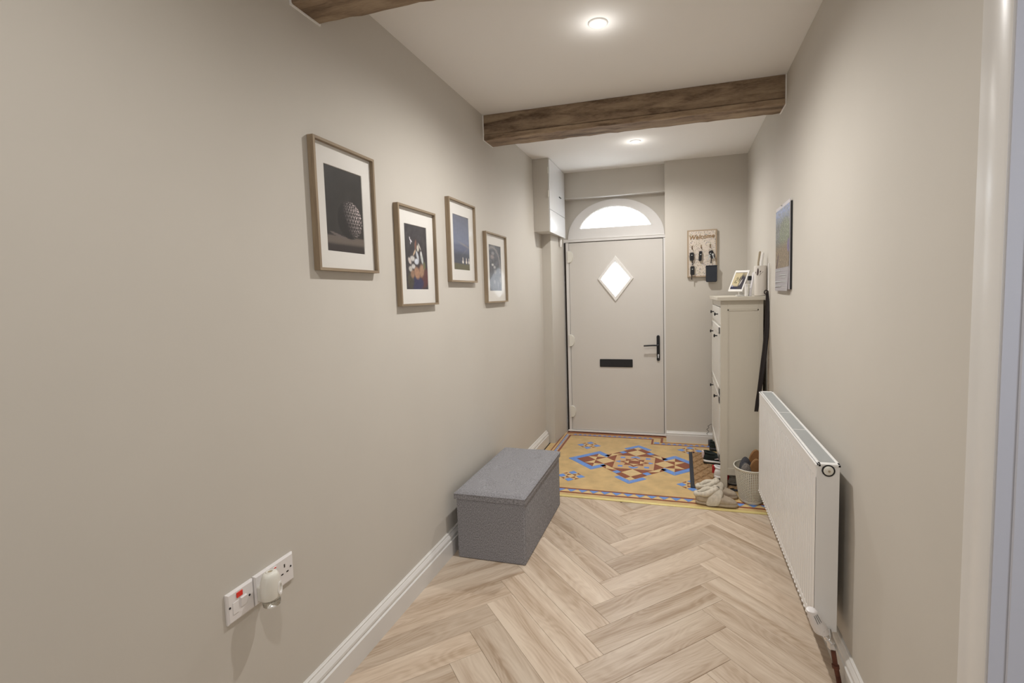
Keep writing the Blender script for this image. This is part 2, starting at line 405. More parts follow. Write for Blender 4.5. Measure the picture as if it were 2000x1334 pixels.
bm = B(); lathe(bm, [(.009, 0), (.009, .004)], (1.046, 4.941, .815), (0, -1, 0), 14); box(bm, 1.040, 1.052, 4.936, 4.941, .785, .815, .002)
obj('lock_cylinder', bm, M['chrome'], hp_)
for hz in (1.812, .958, .2175):
    bm = B(); prism(bm, [(.150, hz-.062), (.166, hz-.062)]+[(.176+.034*math.cos(a), hz+.06*math.sin(a)) for a in [R(-80+16*k) for k in range(11)]]+[(.166, hz+.062), (.150, hz+.062)], 'Y', 4.951, 4.928, inset=.004)
    obj('hinge', bm, M['plastic_cream'], door)

# ------------------------------------------------------------ side doorway (right)
bm = B()
prism(bm, [(RW, 1.203), (1.821, 1.200), (1.8185, 1.192), (1.8185, 1.168), (1.8145, 1.158), (1.8145, 1.103), (1.817, 1.098), (RW, 1.098)], 'Z', 0, 2.10)
prism(bm, [(RW, .118), (1.821, .12), (1.8145, .165), (1.8145, .218), (RW, .222)], 'Z', 0, 2.10)
box(bm, 1.816, RW, .118, 1.203, 2.05, 2.15, .002)
dc = obj('trim_1', bm, M['casing'], kind='structure', smooth=True)
bm = B(); box(bm, 1.820, 1.99, 1.094, 1.12, 0, 2.05); box(bm, 1.820, 1.99, .2, .222, 0, 2.05); box(bm, 1.820, 1.99, .2, 1.12, 2.03, 2.05)
dl = obj('door_lining', bm, M['lining'], kind='structure')
bm = B(); box(bm, 1.846, 1.93, 1.0895, 1.094, 0, 2.03, .002); box(bm, 1.846, 1.885, .222, .236, 0, 2.03, .002); obj('door_stop', bm, M['lining'], dl)
# neighbouring room seen only obliquely
bm = B(); box(bm, RW+.14, 4.2, -2, -1.9, 0, H); box(bm, 4.1, 4.2, -1.9, 2.6, 0, H); box(bm, RW+.14, 4.2, 2.5, 2.6, 0, H)
obj('wall_side_room', bm, M['wall'], kind='structure')
obj('ceiling_side_room', bx(RW+.14, 4.2, -2, 2.6, H, H+.1), M['ceil'], kind='structure')
obj('floor_side_room', bx(RW+.005, 4.2, -2, 2.6, -.1, -.002), M['plank'], kind='structure')

# ------------------------------------------------------------ skirting
def skirt(name, pts_fn, a0, a1, axis):
    bm = B(); P = pts_fn
    prism(bm, P, axis, a0, a1); return obj(name, bm, M['gloss'], kind='structure', smooth=True)
def prof(x_, s, t=.024, h=.125):  # profile (coord, z): x_ wall plane, s direction out of wall
    k = t/.024; q = h/.125
    return [(x_, 0), (x_+s*.023*k, 0), (x_+s*.023*k, .083*q), (x_+s*.017*k, .086*q), (x_+s*.017*k, .091*q), (x_+s*.019*k, .095*q), (x_+s*.018*k, .103*q), (x_+s*.012*k, .113*q), (x_+s*.009*k, .117*q), (x_+s*.009*k, .122*q), (x_+s*.006*k, .125*q), (x_, .125*q)]
def skirtY(name, x_, s, y0, y1, t=.024, h=.125):
    bm = B(); P = prof(x_, s, t, h)
    lo = [bm.verts.new((p[0], y0, p[1])) for p in P]; hi = [bm.verts.new((p[0], y1, p[1])) for p in P]; n = len(P)
    bm.faces.new(lo); bm.faces.new(hi[::-1])
    for i in range(n): bm.faces.new((lo[i], lo[(i+1) % n], hi[(i+1) % n], hi[i]))
    return obj(name, bm, M['gloss'], kind='structure')
def skirtX(name, y_, x0, x1, t=.024, h=.105):
    bm = B(); P = prof(y_, -1, t, h)
    lo = [bm.verts.new((x0, p[0], p[1])) for p in P]; hi = [bm.verts.new((x1, p[0], p[1])) for p in P]; n = len(P)
    bm.faces.new(lo); bm.faces.new(hi[::-1])
    for i in range(n): bm.faces.new((lo[i], lo[(i+1) % n], hi[(i+1) % n], hi[i]))
    return obj(name, bm, M['gloss'], kind='structure')
skirtY('baseboard_left', 0, 1, -2, 4.505, .031, .128)
skirtY('baseboard_right', RW, -1, 1.203, 4.78)
skirtY('baseboard_right', RW, -1, -2, .1)
skirtX('baseboard_end', 4.79, 1.122, RW-.02)

# ------------------------------------------------------------ floor: herringbone planks
floor = obj('floor', bx(-.1, RW+.12, -2, 5.1, -.1, -.010), M['dark'], kind='structure')
def clip(poly, xa, xb, ya, yb):
    for ax, lim, sg in ((0, xa, 1), (0, xb, -1), (1, ya, 1), (1, yb, -1)):
        out = []; n = len(poly)
        for i in range(n):
            p, q = poly[i], poly[(i+1) % n]; ip = (p[ax]-lim)*sg >= 0; iq = (q[ax]-lim)*sg >= 0
            if ip: out.append(p)
            if ip != iq:
                t_ = (lim-p[ax])/(q[ax]-p[ax]); out.append((p[0]+t_*(q[0]-p[0]), p[1]+t_*(q[1]-p[1])))
        poly = out
        if len(poly) < 3: return []
    # drop duplicates
    r_ = []
    for p in poly:
        if not r_ or (abs(p[0]-r_[-1][0])+abs(p[1]-r_[-1][1])) > 1e-5: r_.append(p)
    if len(r_) > 2 and abs(r_[0][0]-r_[-1][0])+abs(r_[0][1]-r_[-1][1]) < 1e-5: r_.pop()
    return r_ if len(r_) > 2 else []
a_ = .1934/2; X0 = .471+2*.4835-5*a_; Y0 = 2.913-5*a_
def uvw(u, v): return (X0+(u-v)*a_, Y0+(u+v)*a_)
FYE = 3.3125
full = {}
cnt = 0
for m_ in range(-3, 4):
    for k in range(-45, 30):
        for typ in 'AB':
            if typ == 'A': u0, u1, v0, v1 = k+5*m_, k+5+5*m_, k-5*m_, k+1-5*m_; ang = R(45)
            else: u0, u1, v0, v1 = k+5+5*m_, k+6+5*m_, k-4-5*m_, k+1-5*m_; ang = R(135)
            P = [uvw(u0, v0), uvw(u1, v0), uvw(u1, v1), uvw(u0, v1)]
            c = clip(P, .004, RW+.01, -1.0, FYE)
            if not c or abs(area2(c)) < 2e-4: continue
            cc = ((P[0][0]+P[2][0])/2, (P[0][1]+P[2][1])/2)
            isfull = abs(abs(area2(c))-abs(area2(P))) < 1e-6
            if isfull and typ in full: me = full[typ]
            else:
                ca, sa = math.cos(-ang), math.sin(-ang)
                L_ = [((p[0]-cc[0])*ca-(p[1]-cc[1])*sa, (p[0]-cc[0])*sa+(p[1]-cc[1])*ca) for p in c]
                q1 = shrink(L_, .0004); q2 = shrink(L_, .0013)
                bm = B()
                lo = [bm.verts.new((*p, -.009)) for p in q1]; mi = [bm.verts.new((*p, -.0010)) for p in q1]; hi = [bm.verts.new((*p, 0)) for p in q2]; n = len(lo)
                bm.faces.new(hi)
                for A_, B_ in ((lo, mi), (mi, hi)):
                    for i in range(n): bm.faces.new((A_[i], A_[(i+1) % n], B_[(i+1) % n], B_[i]))
                bm.faces.new(lo[::-1]); bmesh.ops.recalc_face_normals(bm, faces=bm.faces)
                me = bpy.data.meshes.new('plank'); bm.to_mesh(me); bm.free(); me.materials.append(M['plank'])
                if isfull: full[typ] = me
            o = bpy.data.objects.new('plank', me); C.objects.link(o); o.parent = floor
            o.location = Vector((cc[0], cc[1], 0))-wloc(floor); o.rotation_euler = (0, 0, ang); cnt += 1

# threshold strip
obj('trim_2', bx(.01, RW-.024, 3.316, 3.345, -.004, .0035, .0015, 2), M['gold'], kind='structure')

# ------------------------------------------------------------ floor: patterned tiles
obj('tile_field', bx(.04, RW, 3.345, 4.96, -.009, 0), M['tan'], floor)
TZ = .0016
def tile(pts, m_, z=TZ, gap=.0007, name='tile'):
    if area2(pts) < 0: pts = pts[::-1]
    bm = B(); prism(bm, shrink(pts, gap), 'Z', -.002, z, inset=.0004)
    return obj(name, bm, M[m_], floor)
mx_, my_ = .8755, 4.126
def T4(pts, m_, syms, z=TZ):
    for s in syms: tile([(mx_+s[0]*p[0], my_+s[1]*p[1]) for p in pts], m_, z)
LR = [(1, 1), (-1, 1)]; TB = [(1, 1), (1, -1)]; ALL = [(1, 1), (-1, 1), (1, -1), (-1, -1)]
a = .165
# centre panel
IP = [(-a, -a*.96), (a, -a*.96), (a, a*.96), (-a, a*.96)]
star = []
for i in range(16):
    an = R(22.5*i); r_ = .125 if i % 4 == 0 else .115 if i % 4 == 2 else .080
    star.append((r_*math.cos(an), r_*math.sin(an)*.92))
# ground pieces of the centre panel between star and border
for q in range(4):
    an = R(90*q); 
    def rr(p, an=an): return (p[0]*math.cos(an)-p[1]*math.sin(an), p[0]*math.sin(an)+p[1]*math.cos(an))
    for pts, mm, zz in (([(.0, .118), (.035, .085), (.075, .085), (.075, .14), (.04, .155), (-.04, .155), (-.075, .14), (-.075, .085), (-.035, .085)], None, 0),):
        pass
tile([(mx_+p[0], my_+p[1]) for p in IP], 'pink', .0012)
for sx, sy in ALL: tile([(mx_+sx*p[0], my_+sy*p[1]) for p in [(.087, .088), (.128, .088), (.128, .126), (.087, .126)]], 'blue', .0020)
for sx in (1, -1):
    tile([(mx_+sx*p[0], my_+p[1]) for p in [(.122, 0), (.112, .030), (.158, .004), (.158, -.004), (.112, -.030)]], 'blue', .0020)
    tile([(mx_+p[0], my_+sx*p[1]) for p in [(0, .116), (.045, .100), (.030, .135), (.004, .152), (-.004, .152), (-.030, .135), (-.045, .100)]], 'blue', .0020)
tile([(mx_+p[0], my_+p[1]) for p in star], 'red', .0022)
for sx in (1, -1):
    tile([(mx_+sx*p[0], my_+p[1]) for p in [(.046, -.036), (.090, 0), (.046, .036)]], 'pale', .0027)
    tile([(mx_+p[0], my_+sx*p[1]) for p in [(-.044, .038), (.044, .038), (0, .082)]], 'pale', .0027)
tile([(mx_+p[0], my_+p[1]) for p in [(-.042, -.034), (.042, -.034), (.042, .034), (-.042, .034)]], 'red', .0030)
# triangles on the sides of the centre panel
h = a/2
for s in LR:
    T4([(a, 0), (a, a), (3*h, h)], 'red', [(s[0], 1), (s[0], -1)])
for s in TB:
    T4([(0, a), (a, a), (h, 3*h)], 'red', [(1, s[1]), (-1, s[1])])
# pale diamonds
T4([(a, 0), (3*h, h), (2*a, 0), (3*h, -h)], 'pale', LR)
T4([(0, a), (h, 3*h), (0, 2*a), (-h, 3*h)], 'pale', TB)
# corner strips between the arms
t_ = .052/math.sqrt(2)*1.0
def strip(f0, f1, d0, d1):  # point along A->B at fraction f, offset d outward
    A_ = Vector((3*h, h)); B_ = Vector((h, 3*h)); n_ = Vector((1, 1)).normalized()
    p = A_.lerp(B_, f0)+n_*d0; return (p.x, p.y)
dd = .052
for s in ALL:
    T4([strip(.78, 0, 0, 0), strip(1.0, 0, 0, 0), strip(1.0, 0, dd, 0), strip(.78, 0, dd, 0)], 'blue', [s])
    T4([strip(.10, 0, 0, 0), strip(.78, 0, 0, 0), strip(.44, 0, dd, 0)], 'pale', [s])
    T4([strip(.78, 0, 0, 0), strip(.78, 0, dd, 0), strip(.44, 0, dd, 0)], 'red', [s])
    T4([strip(.10, 0, 0, 0), strip(.44, 0, dd, 0), strip(.06, 0, dd, 0)], 'red', [s])
# left / right pinwheels
for s in LR:
    for v in (1, -1):
        q = [(s[0], v)]
        c_ = (2*a, h)
        T4([(5*h, h), (2*a, 2*h), c_], 'red', q); T4([(5*h, h), (2*a, 0), c_], 'pale', q)
        T4([(2*a, 2*h), (3*h, h), c_], 'pale', q); T4([(2*a, 0), (3*h, h), c_], 'red', q)
        # blue chevron
        w_ = .076
        T4([(3*a, 0), (3*a+w_, 0), (2*a, a+w_), (2*a, a)], 'blue', q)
        T4([(2*a, a), (2*a, a+w_), (2*a-.115, a+w_-.115), (2*a-.077, a-.077)], 'blue', q)
    T4([(5*h, h), (3*a, 0), (5*h, -h), (2*a, 0)], 'red', [s])
# top / bottom bars and chevrons
for s in TB:
    for v in (1, -1):
        q = [(v, s[1])]
        T4([(h+.002, 3*h+.002), (.122, .290), (.038, .374), (.002, 2*a+.002)], 'red', q)
        T4([(0, .337), (.034, .374), (0, .412)], 'pale', q)
        T4([(0, .418), (0, .482), (.125, .362), (.091, .330)], 'blue', q)
# small corner flowers
for fx, fy in ((-.4585, .392), (-.4585, -.412), (.4585, .414), (.4585, -.412)):
    X_, Y_ = mx_+fx, my_+fy
    def F(pts, mm, z=TZ): tile([(X_+p[0], Y_+p[1]) for p in pts], mm, z)
    for k in range(4):
        an = R(90*k); rr = lambda p: (p[0]*math.cos(an)-p[1]*math.sin(an), p[0]*math.sin(an)+p[1]*math.cos(an))
        F([rr(p) for p in [(.040, 0), (.072, .036), (.114, 0), (.072, -.036)]], 'blue')
        F([rr(p) for p in [(.037, .002), (.070, .039), (.040, .040)]], 'pale')
        F([rr(p) for p in [(.002, .037), (.039, .070), (.037, .043)]], 'pale')
        F([rr(p) for p in [(.035, .004), (.036, .037), (.004, .036)]], 'red')
        F([rr(p) for p in [(.042, .043), (.073, .041), (.041, .073)]], 'red')
    F([(.034, 0), (0, .034), (-.034, 0), (0, -.034)], 'pale')
# borders: front
def strip_t(x0, x1, y0, y1, mm): tile([(x0, y0), (x1, y0), (x1, y1), (x0, y1)], mm, TZ, .0005)
strip_t(.03, RW-.024, 3.388, 3.406, 'red'); strip_t(.03, RW-.024, 3.456, 3.475, 'red')
pit = .0822; xs = .4455
for k in range(-5, 17):
    xa = xs+k*pit
    if xa < .06: continue
    P_ = clip([(xa, 3.455), (xa+pit*.86, 3.455), (xa+pit*.43, 3.408)], .06, RW-.03, 3.3, 3.5)
    if P_: tile(P_, 'blue')
    P_ = clip([(xa+pit*.47, 3.407), (xa+pit*1.39, 3.407), (xa+pit*.93, 3.454)], .06, RW-.03, 3.3, 3.5)
    if P_: tile(P_, 'pale')
# left border
strip_t(.094, .106, 3.345, 4.93, 'red'); strip_t(.124, .131, 3.475, 4.93, 'red'); strip_t(.162, .182, 3.475, 4.83, 'red')
# door-end border with the step around the pier
strip_t(.115, 1.118, 4.907, 4.945, 'red'); strip_t(.131, 1.09, 4.872, 4.890, 'red')
strip_t(.182, .982, 4.812, 4.830, 'red'); strip_t(.982, 1.002, 4.66, 4.830, 'red'); strip_t(1.002, RW-.03, 4.66, 4.676, 'red')
strip_t(1.066, 1.090, 4.738, 4.872, 'red'); strip_t(1.066, RW-.03, 4.722, 4.738, 'red')
bm = B()
for k in range(16):
    xa = .195+k*.05; prism(bm, [(xa, 4.836), (xa+.022, 4.868), (xa+.044, 4.836)], 'Z', -.002, TZ)
for k in range(15):
    xa = 1.075+k*.05; prism(bm, [(xa, 4.680), (xa+.022, 4.718), (xa+.044, 4.680)], 'Z', -.002, TZ)
for k in range(27):
    ya = 3.49+k*.05; prism(bm, [(.134, ya), (.159, ya+.022), (.134, ya+.044)], 'Z', -.002, TZ)
box(bm, 1.010, 1.058, 4.69, 4.73, -.002, TZ)
obj('border_triangles', bm, M['blue'], floor, kind='stuff')

# ------------------------------------------------------------ beams and ceiling lights
def beam(name, y0, y1, z0, lab, seed, x1=RW):
    rs = random.Random(seed)
    t = thing(name, (RW/2, (y0+y1)/2, z0), lab, 'beam')
    def board(nm, ya, yb, za, zb, amp):
        bm = B(); n = 40; rings = []
        for i in range(n+1):
            x = x1*i/n; j = [rs.uniform(-amp, amp) for _ in range(6)]
            rings.append([(x, ya+j[0], za+j[1]+.004), (x, ya+.004+j[0], za+j[1]), (x, yb-.004+j[3], za+j[2]), (x, yb+j[3], za+.004+j[2]), (x, yb+j[3], zb), (x, ya+j[0]*.6, zb)])
        loft(bm, rings); return obj(nm, bm, M['beam'], t)
    board('bottom_board', y0-.003, y1, z0, z0+.030, .0022)
    board('front_board', y0, y0+.03, z0+.033, H-.001, .0018)
    board('core_board', y0+.03, y1, z0+.030, H-.001, .001)
    bm = B(); box(bm, 0, .006, y0-.006, y1+.004, z0-.004, H-.002); box(bm, RW-.006, RW, y0-.006, y1+.004, z0-.004, H-.002)
    obj('sealant_line', bm, M['ceil'], t)
beam('ceiling_beam', 3.138, 3.298, 2.473, 'dark brown wooden beam across the ceiling between the two spotlights', 3)
beam('ceiling_beam', 1.442, 1.575, 2.435, 'brown wooden beam end cut off by the top edge above the picture wall', 5)
for i, (x, y) in enumerate(LIGHTS):
    lab = ['round recessed ceiling spotlight behind the camera', 'larger looking recessed ceiling spotlight in front of the beam', 'small looking recessed ceiling spotlight beyond the beam near the door'][i]
    t = thing('ceiling_spotlight', (x, y, H-.006), lab, 'light', 'recessed ceiling spotlights')
    bm = B(); lathe(bm, [(.030, 0), (.032, -.006), (.042, -.005), (.045, 0)], (x, y, H), seg=32, cap=False); obj('rim', bm, M['white'], t, smooth='all')
    bm = B(); lathe(bm, [(.031, 0), (.031, .0015)], (x, y, H-.0035), seg=24); obj('lens', bm, M['lamp'], t)
    l = bpy.data.lights.new('spot_lamp', 'SPOT'); l.energy = SPOT*(.58, 1.25, .92)[i]; l.spot_size = R(165); l.spot_blend = 1; l.shadow_soft_size = .022; l.color = (1, .98, .955)
    o = bpy.data.objects.new('spot_lamp', l); C.objects.link(o); o.location = (x, y, H-.03)
    l = bpy.data.lights.new('lamp_glow', 'POINT'); l.energy = BULB*(1, 1, 1.1)[i]; l.shadow_soft_size = .03; l.color = (1, .985, .96)
    o = bpy.data.objects.new('lamp_glow', l); C.objects.link(o); o.location = (x, y, H-.075)

# ------------------------------------------------------------ meter cupboard
t = thing('wall_cupboard', (0, 4.6, 2.0), 'beige boxed wall cupboard with white door high beside the front door', 'cupboard')
obj('carcass', bx(.001, .140, 4.281, 4.882, 2.0, H-.001), M['wall'], t)
d = obj('door', bx(.141, .152, 4.285, 4.875, 2.194, H-.003, .001), M['cup'], t)
obj('lower_panel', bx(.141, .152, 4.285, 4.875, 1.992, 2.190, .001), M['cup'], t)
obj('handle', bx(.152, .160, 4.63, 4.70, 2.352, 2.362, .002), M['black'], d)
for hz in (2.50, 2.30):
    bm = B(); lathe(bm, [(.005, 0), (.005, .055)], (.141, 4.278, hz), seg=10); obj('hinge', bm, M['plastic_cream'], d)
bm = B(); lathe(bm, [(.012, 0), (.014, .03), (.014, .085)], (.118, 4.80, 1.905), seg=14); obj('pipe_stub', bm, M['white'], t, smooth=True)

# ------------------------------------------------------------ pictures
def art1(U, V):
    c = np.ones(U.shape+(3,))*np.array((.040, .036, .033)); c = c*(1+.12*nz(U, V, 3, 1))[..., None]
    c = mixc(c, np.clip((V-.80)/.02, 0, 1)*np.clip((.93-V)/.05, 0, 1), (.16, .13, .11)); c = mixc(c, np.clip((V-.90)/.03, 0, 1), (.045, .035, .033))
    cx, cy, rx, ry = .63, .60, .34, .235; x = (U-cx)/rx; y = (V-cy)/ry; r2 = x*x+y*y
    z = np.sqrt(np.clip(1-r2, 0, 1)); lit = np.clip(.10+1.1*(x*.75-y*.30+z*.25), 0, 1)
    th = np.arctan2(x, z+1e-3); ph = np.arcsin(np.clip(y, -1, 1)); row = np.floor(ph*5.2); fu = th*4.2+.5*(row % 2)
    du = np.abs(fu-np.floor(fu)-.5)*2; dv = ph*5.2-row
    sc = np.clip(1.15-np.abs(du-(.25+.65*(1-dv)))*3.2, 0, 1)*np.clip(dv*1.4, .2, 1)
    m_ = np.clip((1-r2)/.06, 0, 1); col = (.025+.95*sc*lit**1.2)[..., None]*np.array((1, .86, .84))
    c = c*(1-m_[..., None])+col*m_[..., None]
    c = mixc(c, blob(U, V, .28, .80, .22, .018, .15), (.16, .13, .12)); return c
def art2(U, V):
    c = np.ones(U.shape+(3,))*np.array((.055, .048, .052))*(1+.2*nz(U, V, 4, 2))[..., None]
    c = mixc(c, blob(U, V, .75, .8, .35, .2), (.13, .05, .05)); c = mixc(c, blob(U, V, .5, .9, .33, .12), (.05, .05, .11))
    c = mixc(c, blob(U, V, .22, .86, .15, .15), (.09, .08, .06))
    for (x, y, rx, ry, an, co) in ((.5, .74, .16, .11, .3, (.42, .24, .15)), (.72, .70, .14, .12, -.5, (.40, .25, .16)), (.3, .76, .1, .08, 0, (.33, .2, .13)),
        (.32, .52, .12, .05, 0, (.6, .58, .55)), (.2, .56, .09, .05, .5, (.62, .55, .5)), (.35, .64, .1, .045, 0, (.62, .6, .58)), (.22, .68, .09, .05, 0, (.55, .52, .48)),
        (.55, .47, .11, .05, .9, (.6, .62, .66)), (.5, .56, .12, .055, 0, (.66, .68, .74)), (.75, .50, .12, .06, 1.1, (.55, .58, .56)), (.58, .35, .06, .06, .2, (.68, .62, .52)),
        (.42, .42, .1, .025, -.7, (.6, .45, .3)), (.66, .32, .1, .02, .7, (.6, .55, .5)), (.72, .43, .05, .05, 0, (.7, .7, .68)), (.48, .3, .05, .1, .3, (.22, .1, .07)), (.85, .62, .06, .08, 0, (.16, .17, .08)),
        (.24, .22, .045, .018, 1.0, (.8, .75, .78)), (.29, .25, .05, .018, .4, (.8, .75, .78)), (.26, .28, .02, .03, 0, (.75, .7, .73))):
        c = mixc(c, blob(U, V, x, y, rx, ry, an, .4), co)
    return c*(1+.12*nz(U, V, 14, 3))[..., None]
def art3(U, V):
    c = np.zeros(U.shape+(3,)); g = np.clip(V/.55, 0, 1)[..., None]
    c = np.array((.15, .155, .20))*(1-g)+np.array((.19, .215, .31))*g
    c = mixc(c, np.clip((V-.50)/.05, 0, 1), (.13, .145, .22)); c = mixc(c, np.clip((V-.62)/.1, 0, 1), (.07, .075, .10))
    c = mixc(c, blob(U, V, .7, .53, .55, .03, .12, .8)*.7, (.30, .28, .27)); c = mixc(c, blob(U, V, .8, .62, .4, .02, -.35, .8)*.5, (.2, .19, .18))
    c = mixc(c, np.clip((V-.875+.01*nz(U, V, 3, 4))/.015, 0, 1), (.13, .12, .065))
    for x, s in ((.57, 1), (.79, .9), (.95, .8)):
        c = mixc(c, blob(U, V, x, .845, .065*s, .035, 0, .3), (.75, .70, .62)); c = mixc(c, blob(U, V, x, .80, .028*s, .05*s, 0, .3), (.75, .70, .62))
    return c*(1+.06*nz(U, V, 8, 5))[..., None]
def art4(U, V):
    c = np.ones(U.shape+(3,))*np.array((.12, .12, .135))*(1+.2*nz(U, V, 4, 6))[..., None]
    d = np.sqrt(((U-.3)/.62)**2+((V-.5)/.45)**2); c = mixc(c, np.clip(1-np.abs(d-1)/.12, 0, 1)*(V < .6), (.30, .28, .27))
    for x, y, rx, ry, co in ((.28, .26, .2, .06, (.33, .28, .27)), (.35, .18, .16, .05, (.3, .29, .3)), (.3, .43, .12, .035, (.62, .60, .58)), (.45, .48, .12, .04, (.5, .49, .48)), (.5, .58, .12, .06, (.36, .35, .35)), (.42, .8, .1, .06, (.30, .29, .3)), (.7, .85, .05, .1, (.28, .27, .28)), (.9, .75, .06, .1, (.30, .27, .25))):
        c = mixc(c, blob(U, V, x, y, rx, ry, 0, .6), co)
    return c*(1+.18*nz(U, V, 16, 7))[..., None]
def picture(y0, y1, z0, z1, pr, art, lab):
    t = thing('framed_picture', (0, (y0+y1)/2, z0), lab, 'picture', 'framed pictures on the left wall')
    D_, w = .0265, .010
    def rail(pts, mm, nm='frame_rail'): bm = B(); prism(bm, pts, 'X', .001, D_); bmesh.ops.bevel(bm, geom=bm.edges[:], offset=.0008, segments=1); return obj(nm, bm, mm, t)
    rail([(y0, z0), (y0+w, z0+w), (y0+w, z1-w), (y0, z1)], M['frame']); rail([(y1, z0), (y1-w, z0+w), (y1-w, z1-w), (y1, z1)], M['frame'])
    rail([(y0, z0), (y0+w, z0+w), (y1-w, z0+w), (y1, z0)], M['frame_h']); rail([(y0, z1), (y0+w, z1-w), (y1-w, z1-w), (y1, z1)], M['frame_h'])
    obj('backing', bx(.001, .006, y0+w, y1-w, z0+w, z1-w), M['blackmatt'], t)
    # mount with window
    a0, a1, b0, b1 = pr; bm = B()
    O_ = [(y0+w, z0+w), (y1-w, z0+w), (y1-w, z1-w), (y0+w, z1-w)]; I_ = [(a0, b0), (a1, b0), (a1, b1), (a0, b1)]
    of = [bm.verts.new((.0105, *p)) for p in O_]; inn = [bm.verts.new((.0105, *p)) for p in I_]; ib = [bm.verts.new((.008, *p)) for p in shrink(I_, .0015)]
    for i in range(4):
        j = (i+1) % 4; bm.faces.new((of[i], of[j], inn[j], inn[i])); bm.faces.new((inn[i], inn[j], ib[j], ib[i]))
    obj('mount', bm, M['mount'], t)
    bm = paint_grid(art, 60, 86, lambda u, v: (.0078, a0+u*(a1-a0), b1-v*(b1-b0))); obj('print', bm, M['print'], t)
    bm = B(); bm.faces.new([bm.verts.new((.014, *p)) for p in O_]); o = obj('glazing', bm, M['glazing'], t)
    if o.data.polygons[0].normal.x < 0: o.data.flip_normals()
picture(1.478, 1.836, 1.548, 2.020, (1.544, 1.766, 1.622, 1.939), art1, 'wood framed black and white artichoke print, nearest and largest looking of the four')
picture(2.004, 2.364, 1.402, 1.875, (2.076, 2.288, 1.480, 1.793), art2, 'wood framed dark still life print with pale vegetables and white butterfly')
picture(2.528, 2.896, 1.525, 1.997, (2.600, 2.822, 1.597, 1.915), art3, 'wood framed blue grey sky print with three white pears on grass')
picture(3.062, 3.462, 1.392, 1.869, (3.142, 3.376, 1.473, 1.790), art4, 'wood framed hazy grey print, furthest of the four and closest to the beam')

# ------------------------------------------------------------ sockets and air freshener
def plate(t, y0, y1, z0, z1):
    bm = B(); P = [(y0, z0), (y1, z0), (y1, z1), (y0, z1)]
    lo = [bm.verts.new((0.0005, *p)) for p in P]; m1 = [bm.verts.new((.006, *p)) for p in P]; hi = [bm.verts.new((.010, *p)) for p in shrink(P, .005)]
    bm.faces.new(hi); bm.faces.new(lo[::-1])
    for A_, B_ in ((lo, m1), (m1, hi)):
        for i in range(4): bm.faces.new((A_[i], A_[(i+1) % 4], B_[(i+1) % 4], B_[i]))
    return obj('faceplate', bm, M['plastic'], t)
t = thing('fused_switch', (0, 1.08, .516), 'white fused spur switch plate with red neon, left of the double socket', 'switch')
plate(t, 1.036, 1.127, .516, .607)
bm = B(); box(bm, .010, .0125, 1.066, 1.087, .582, .598, .001); obj('neon_window', bm, M['redlamp'], t)
bm = B(); prism(bm, [(.010, .549), (.012, .549), (.016, .576), (.010, .578)], 'Y', 1.078, 1.098); obj('rocker', bm, M['plastic'], t)
obj('fuse_cover', bx(.010, .0115, 1.052, 1.072, .540, .575, .0005), M['plastic'], t)
for yy in (1.043, 1.110): bm = B(); lathe(bm, [(.0032, 0), (.0032, .0012)], (.010, yy, .566), (1, 0, 0), 12); obj('screw', bm, M['blackmatt'], t)
t = thing('double_socket', (0, 1.206, .516), 'white double wall socket with the air freshener plugged in', 'socket')
plate(t, 1.131, 1.286, .516, .608)
for yy in (1.186, 1.206): obj('rocker', bx(.010, .014, yy-.007, yy+.007, .583, .599, .001), M['plastic'], t)
for yy in (1.187, 1.207): obj('on_marker', bx(.0138, .0146, yy-.005, yy+.003, .5955, .5985), M['redlamp'], t)
for (yy, zz, hw, hh) in ((1.247, .580, .0022, .0055), (1.236, .556, .0045, .002), (1.258, .556, .0045, .002)):
    obj('pin_slot', bx(.0098, .0106, yy-hw, yy+hw, zz-hh, zz+hh), M['dark'], t)
for yy in (1.141, 1.272): bm = B(); lathe(bm, [(.003, 0), (.003, .0012)], (.010, yy, .566), (1, 0, 0), 12); obj('screw', bm, M['blackmatt'], t)
t = thing('air_freshener', (.05, 1.152, .51), 'cream plug-in air freshener with clear oil bottle on the double socket', 'air freshener')
bm = B()
rings = []
for z, rx, ry, ox in ((.538, .022, .029, 0), (.548, .0235, .032, 0), (.570, .0245, .0325, 0), (.594, .0235, .030, .001), (.608, .021, .026, .002), (.615, .018, .022, .002), (.6185, .014, .016, .002)):
    rings.append([(.046+ox+rx*math.cos(R(15*k)), 1.152+ry*math.sin(R(15*k)), z) for k in range(24)])
loft(bm, rings); obj('body', bm, M['plastic_cream'], t, smooth=True)
bm = B(); lathe(bm, [(.012, 0), (.011, .002), (.008, .0025), (.0075, 0)], (.048, 1.152, .6185), seg=20, cap=False); obj('vent_ring', bm, M['plastic_cream'], t, smooth='all')
obj('vent_hole', lathe(B(), [(.0062, 0), (.0062, .0006)], (.048, 1.152, .6188), seg=16), M['spoon'], t)
obj('plug_body', bx(.0105, .030, 1.134, 1.172, .528, .575, .004, 2), M['plastic_cream'], t)
bm = B()
rings = [[(.0695+dx-.006*max(0, math.cos(a2)), 1.168+.012*math.cos(a2)*s_, .562+.021*math.sin(a2)*s_) for a2 in [R(20*k) for k in range(18)]] for dx, s_ in ((-.002, 1), (.0012, 1), (.0012, .7), (-.004, .62))]
loft(bm, rings, cap=False); obj('side_ring', bm, M['white'], t, smooth=True)
bm = B(); lathe(bm, [(.008, .030), (.020, .025), (.025, .016), (.025, .005), (.020, 0), (.001, .0)], (.048, 1.152, .5125), seg=24); obj('oil_bottle', bm, M['glass'], t, smooth='all')

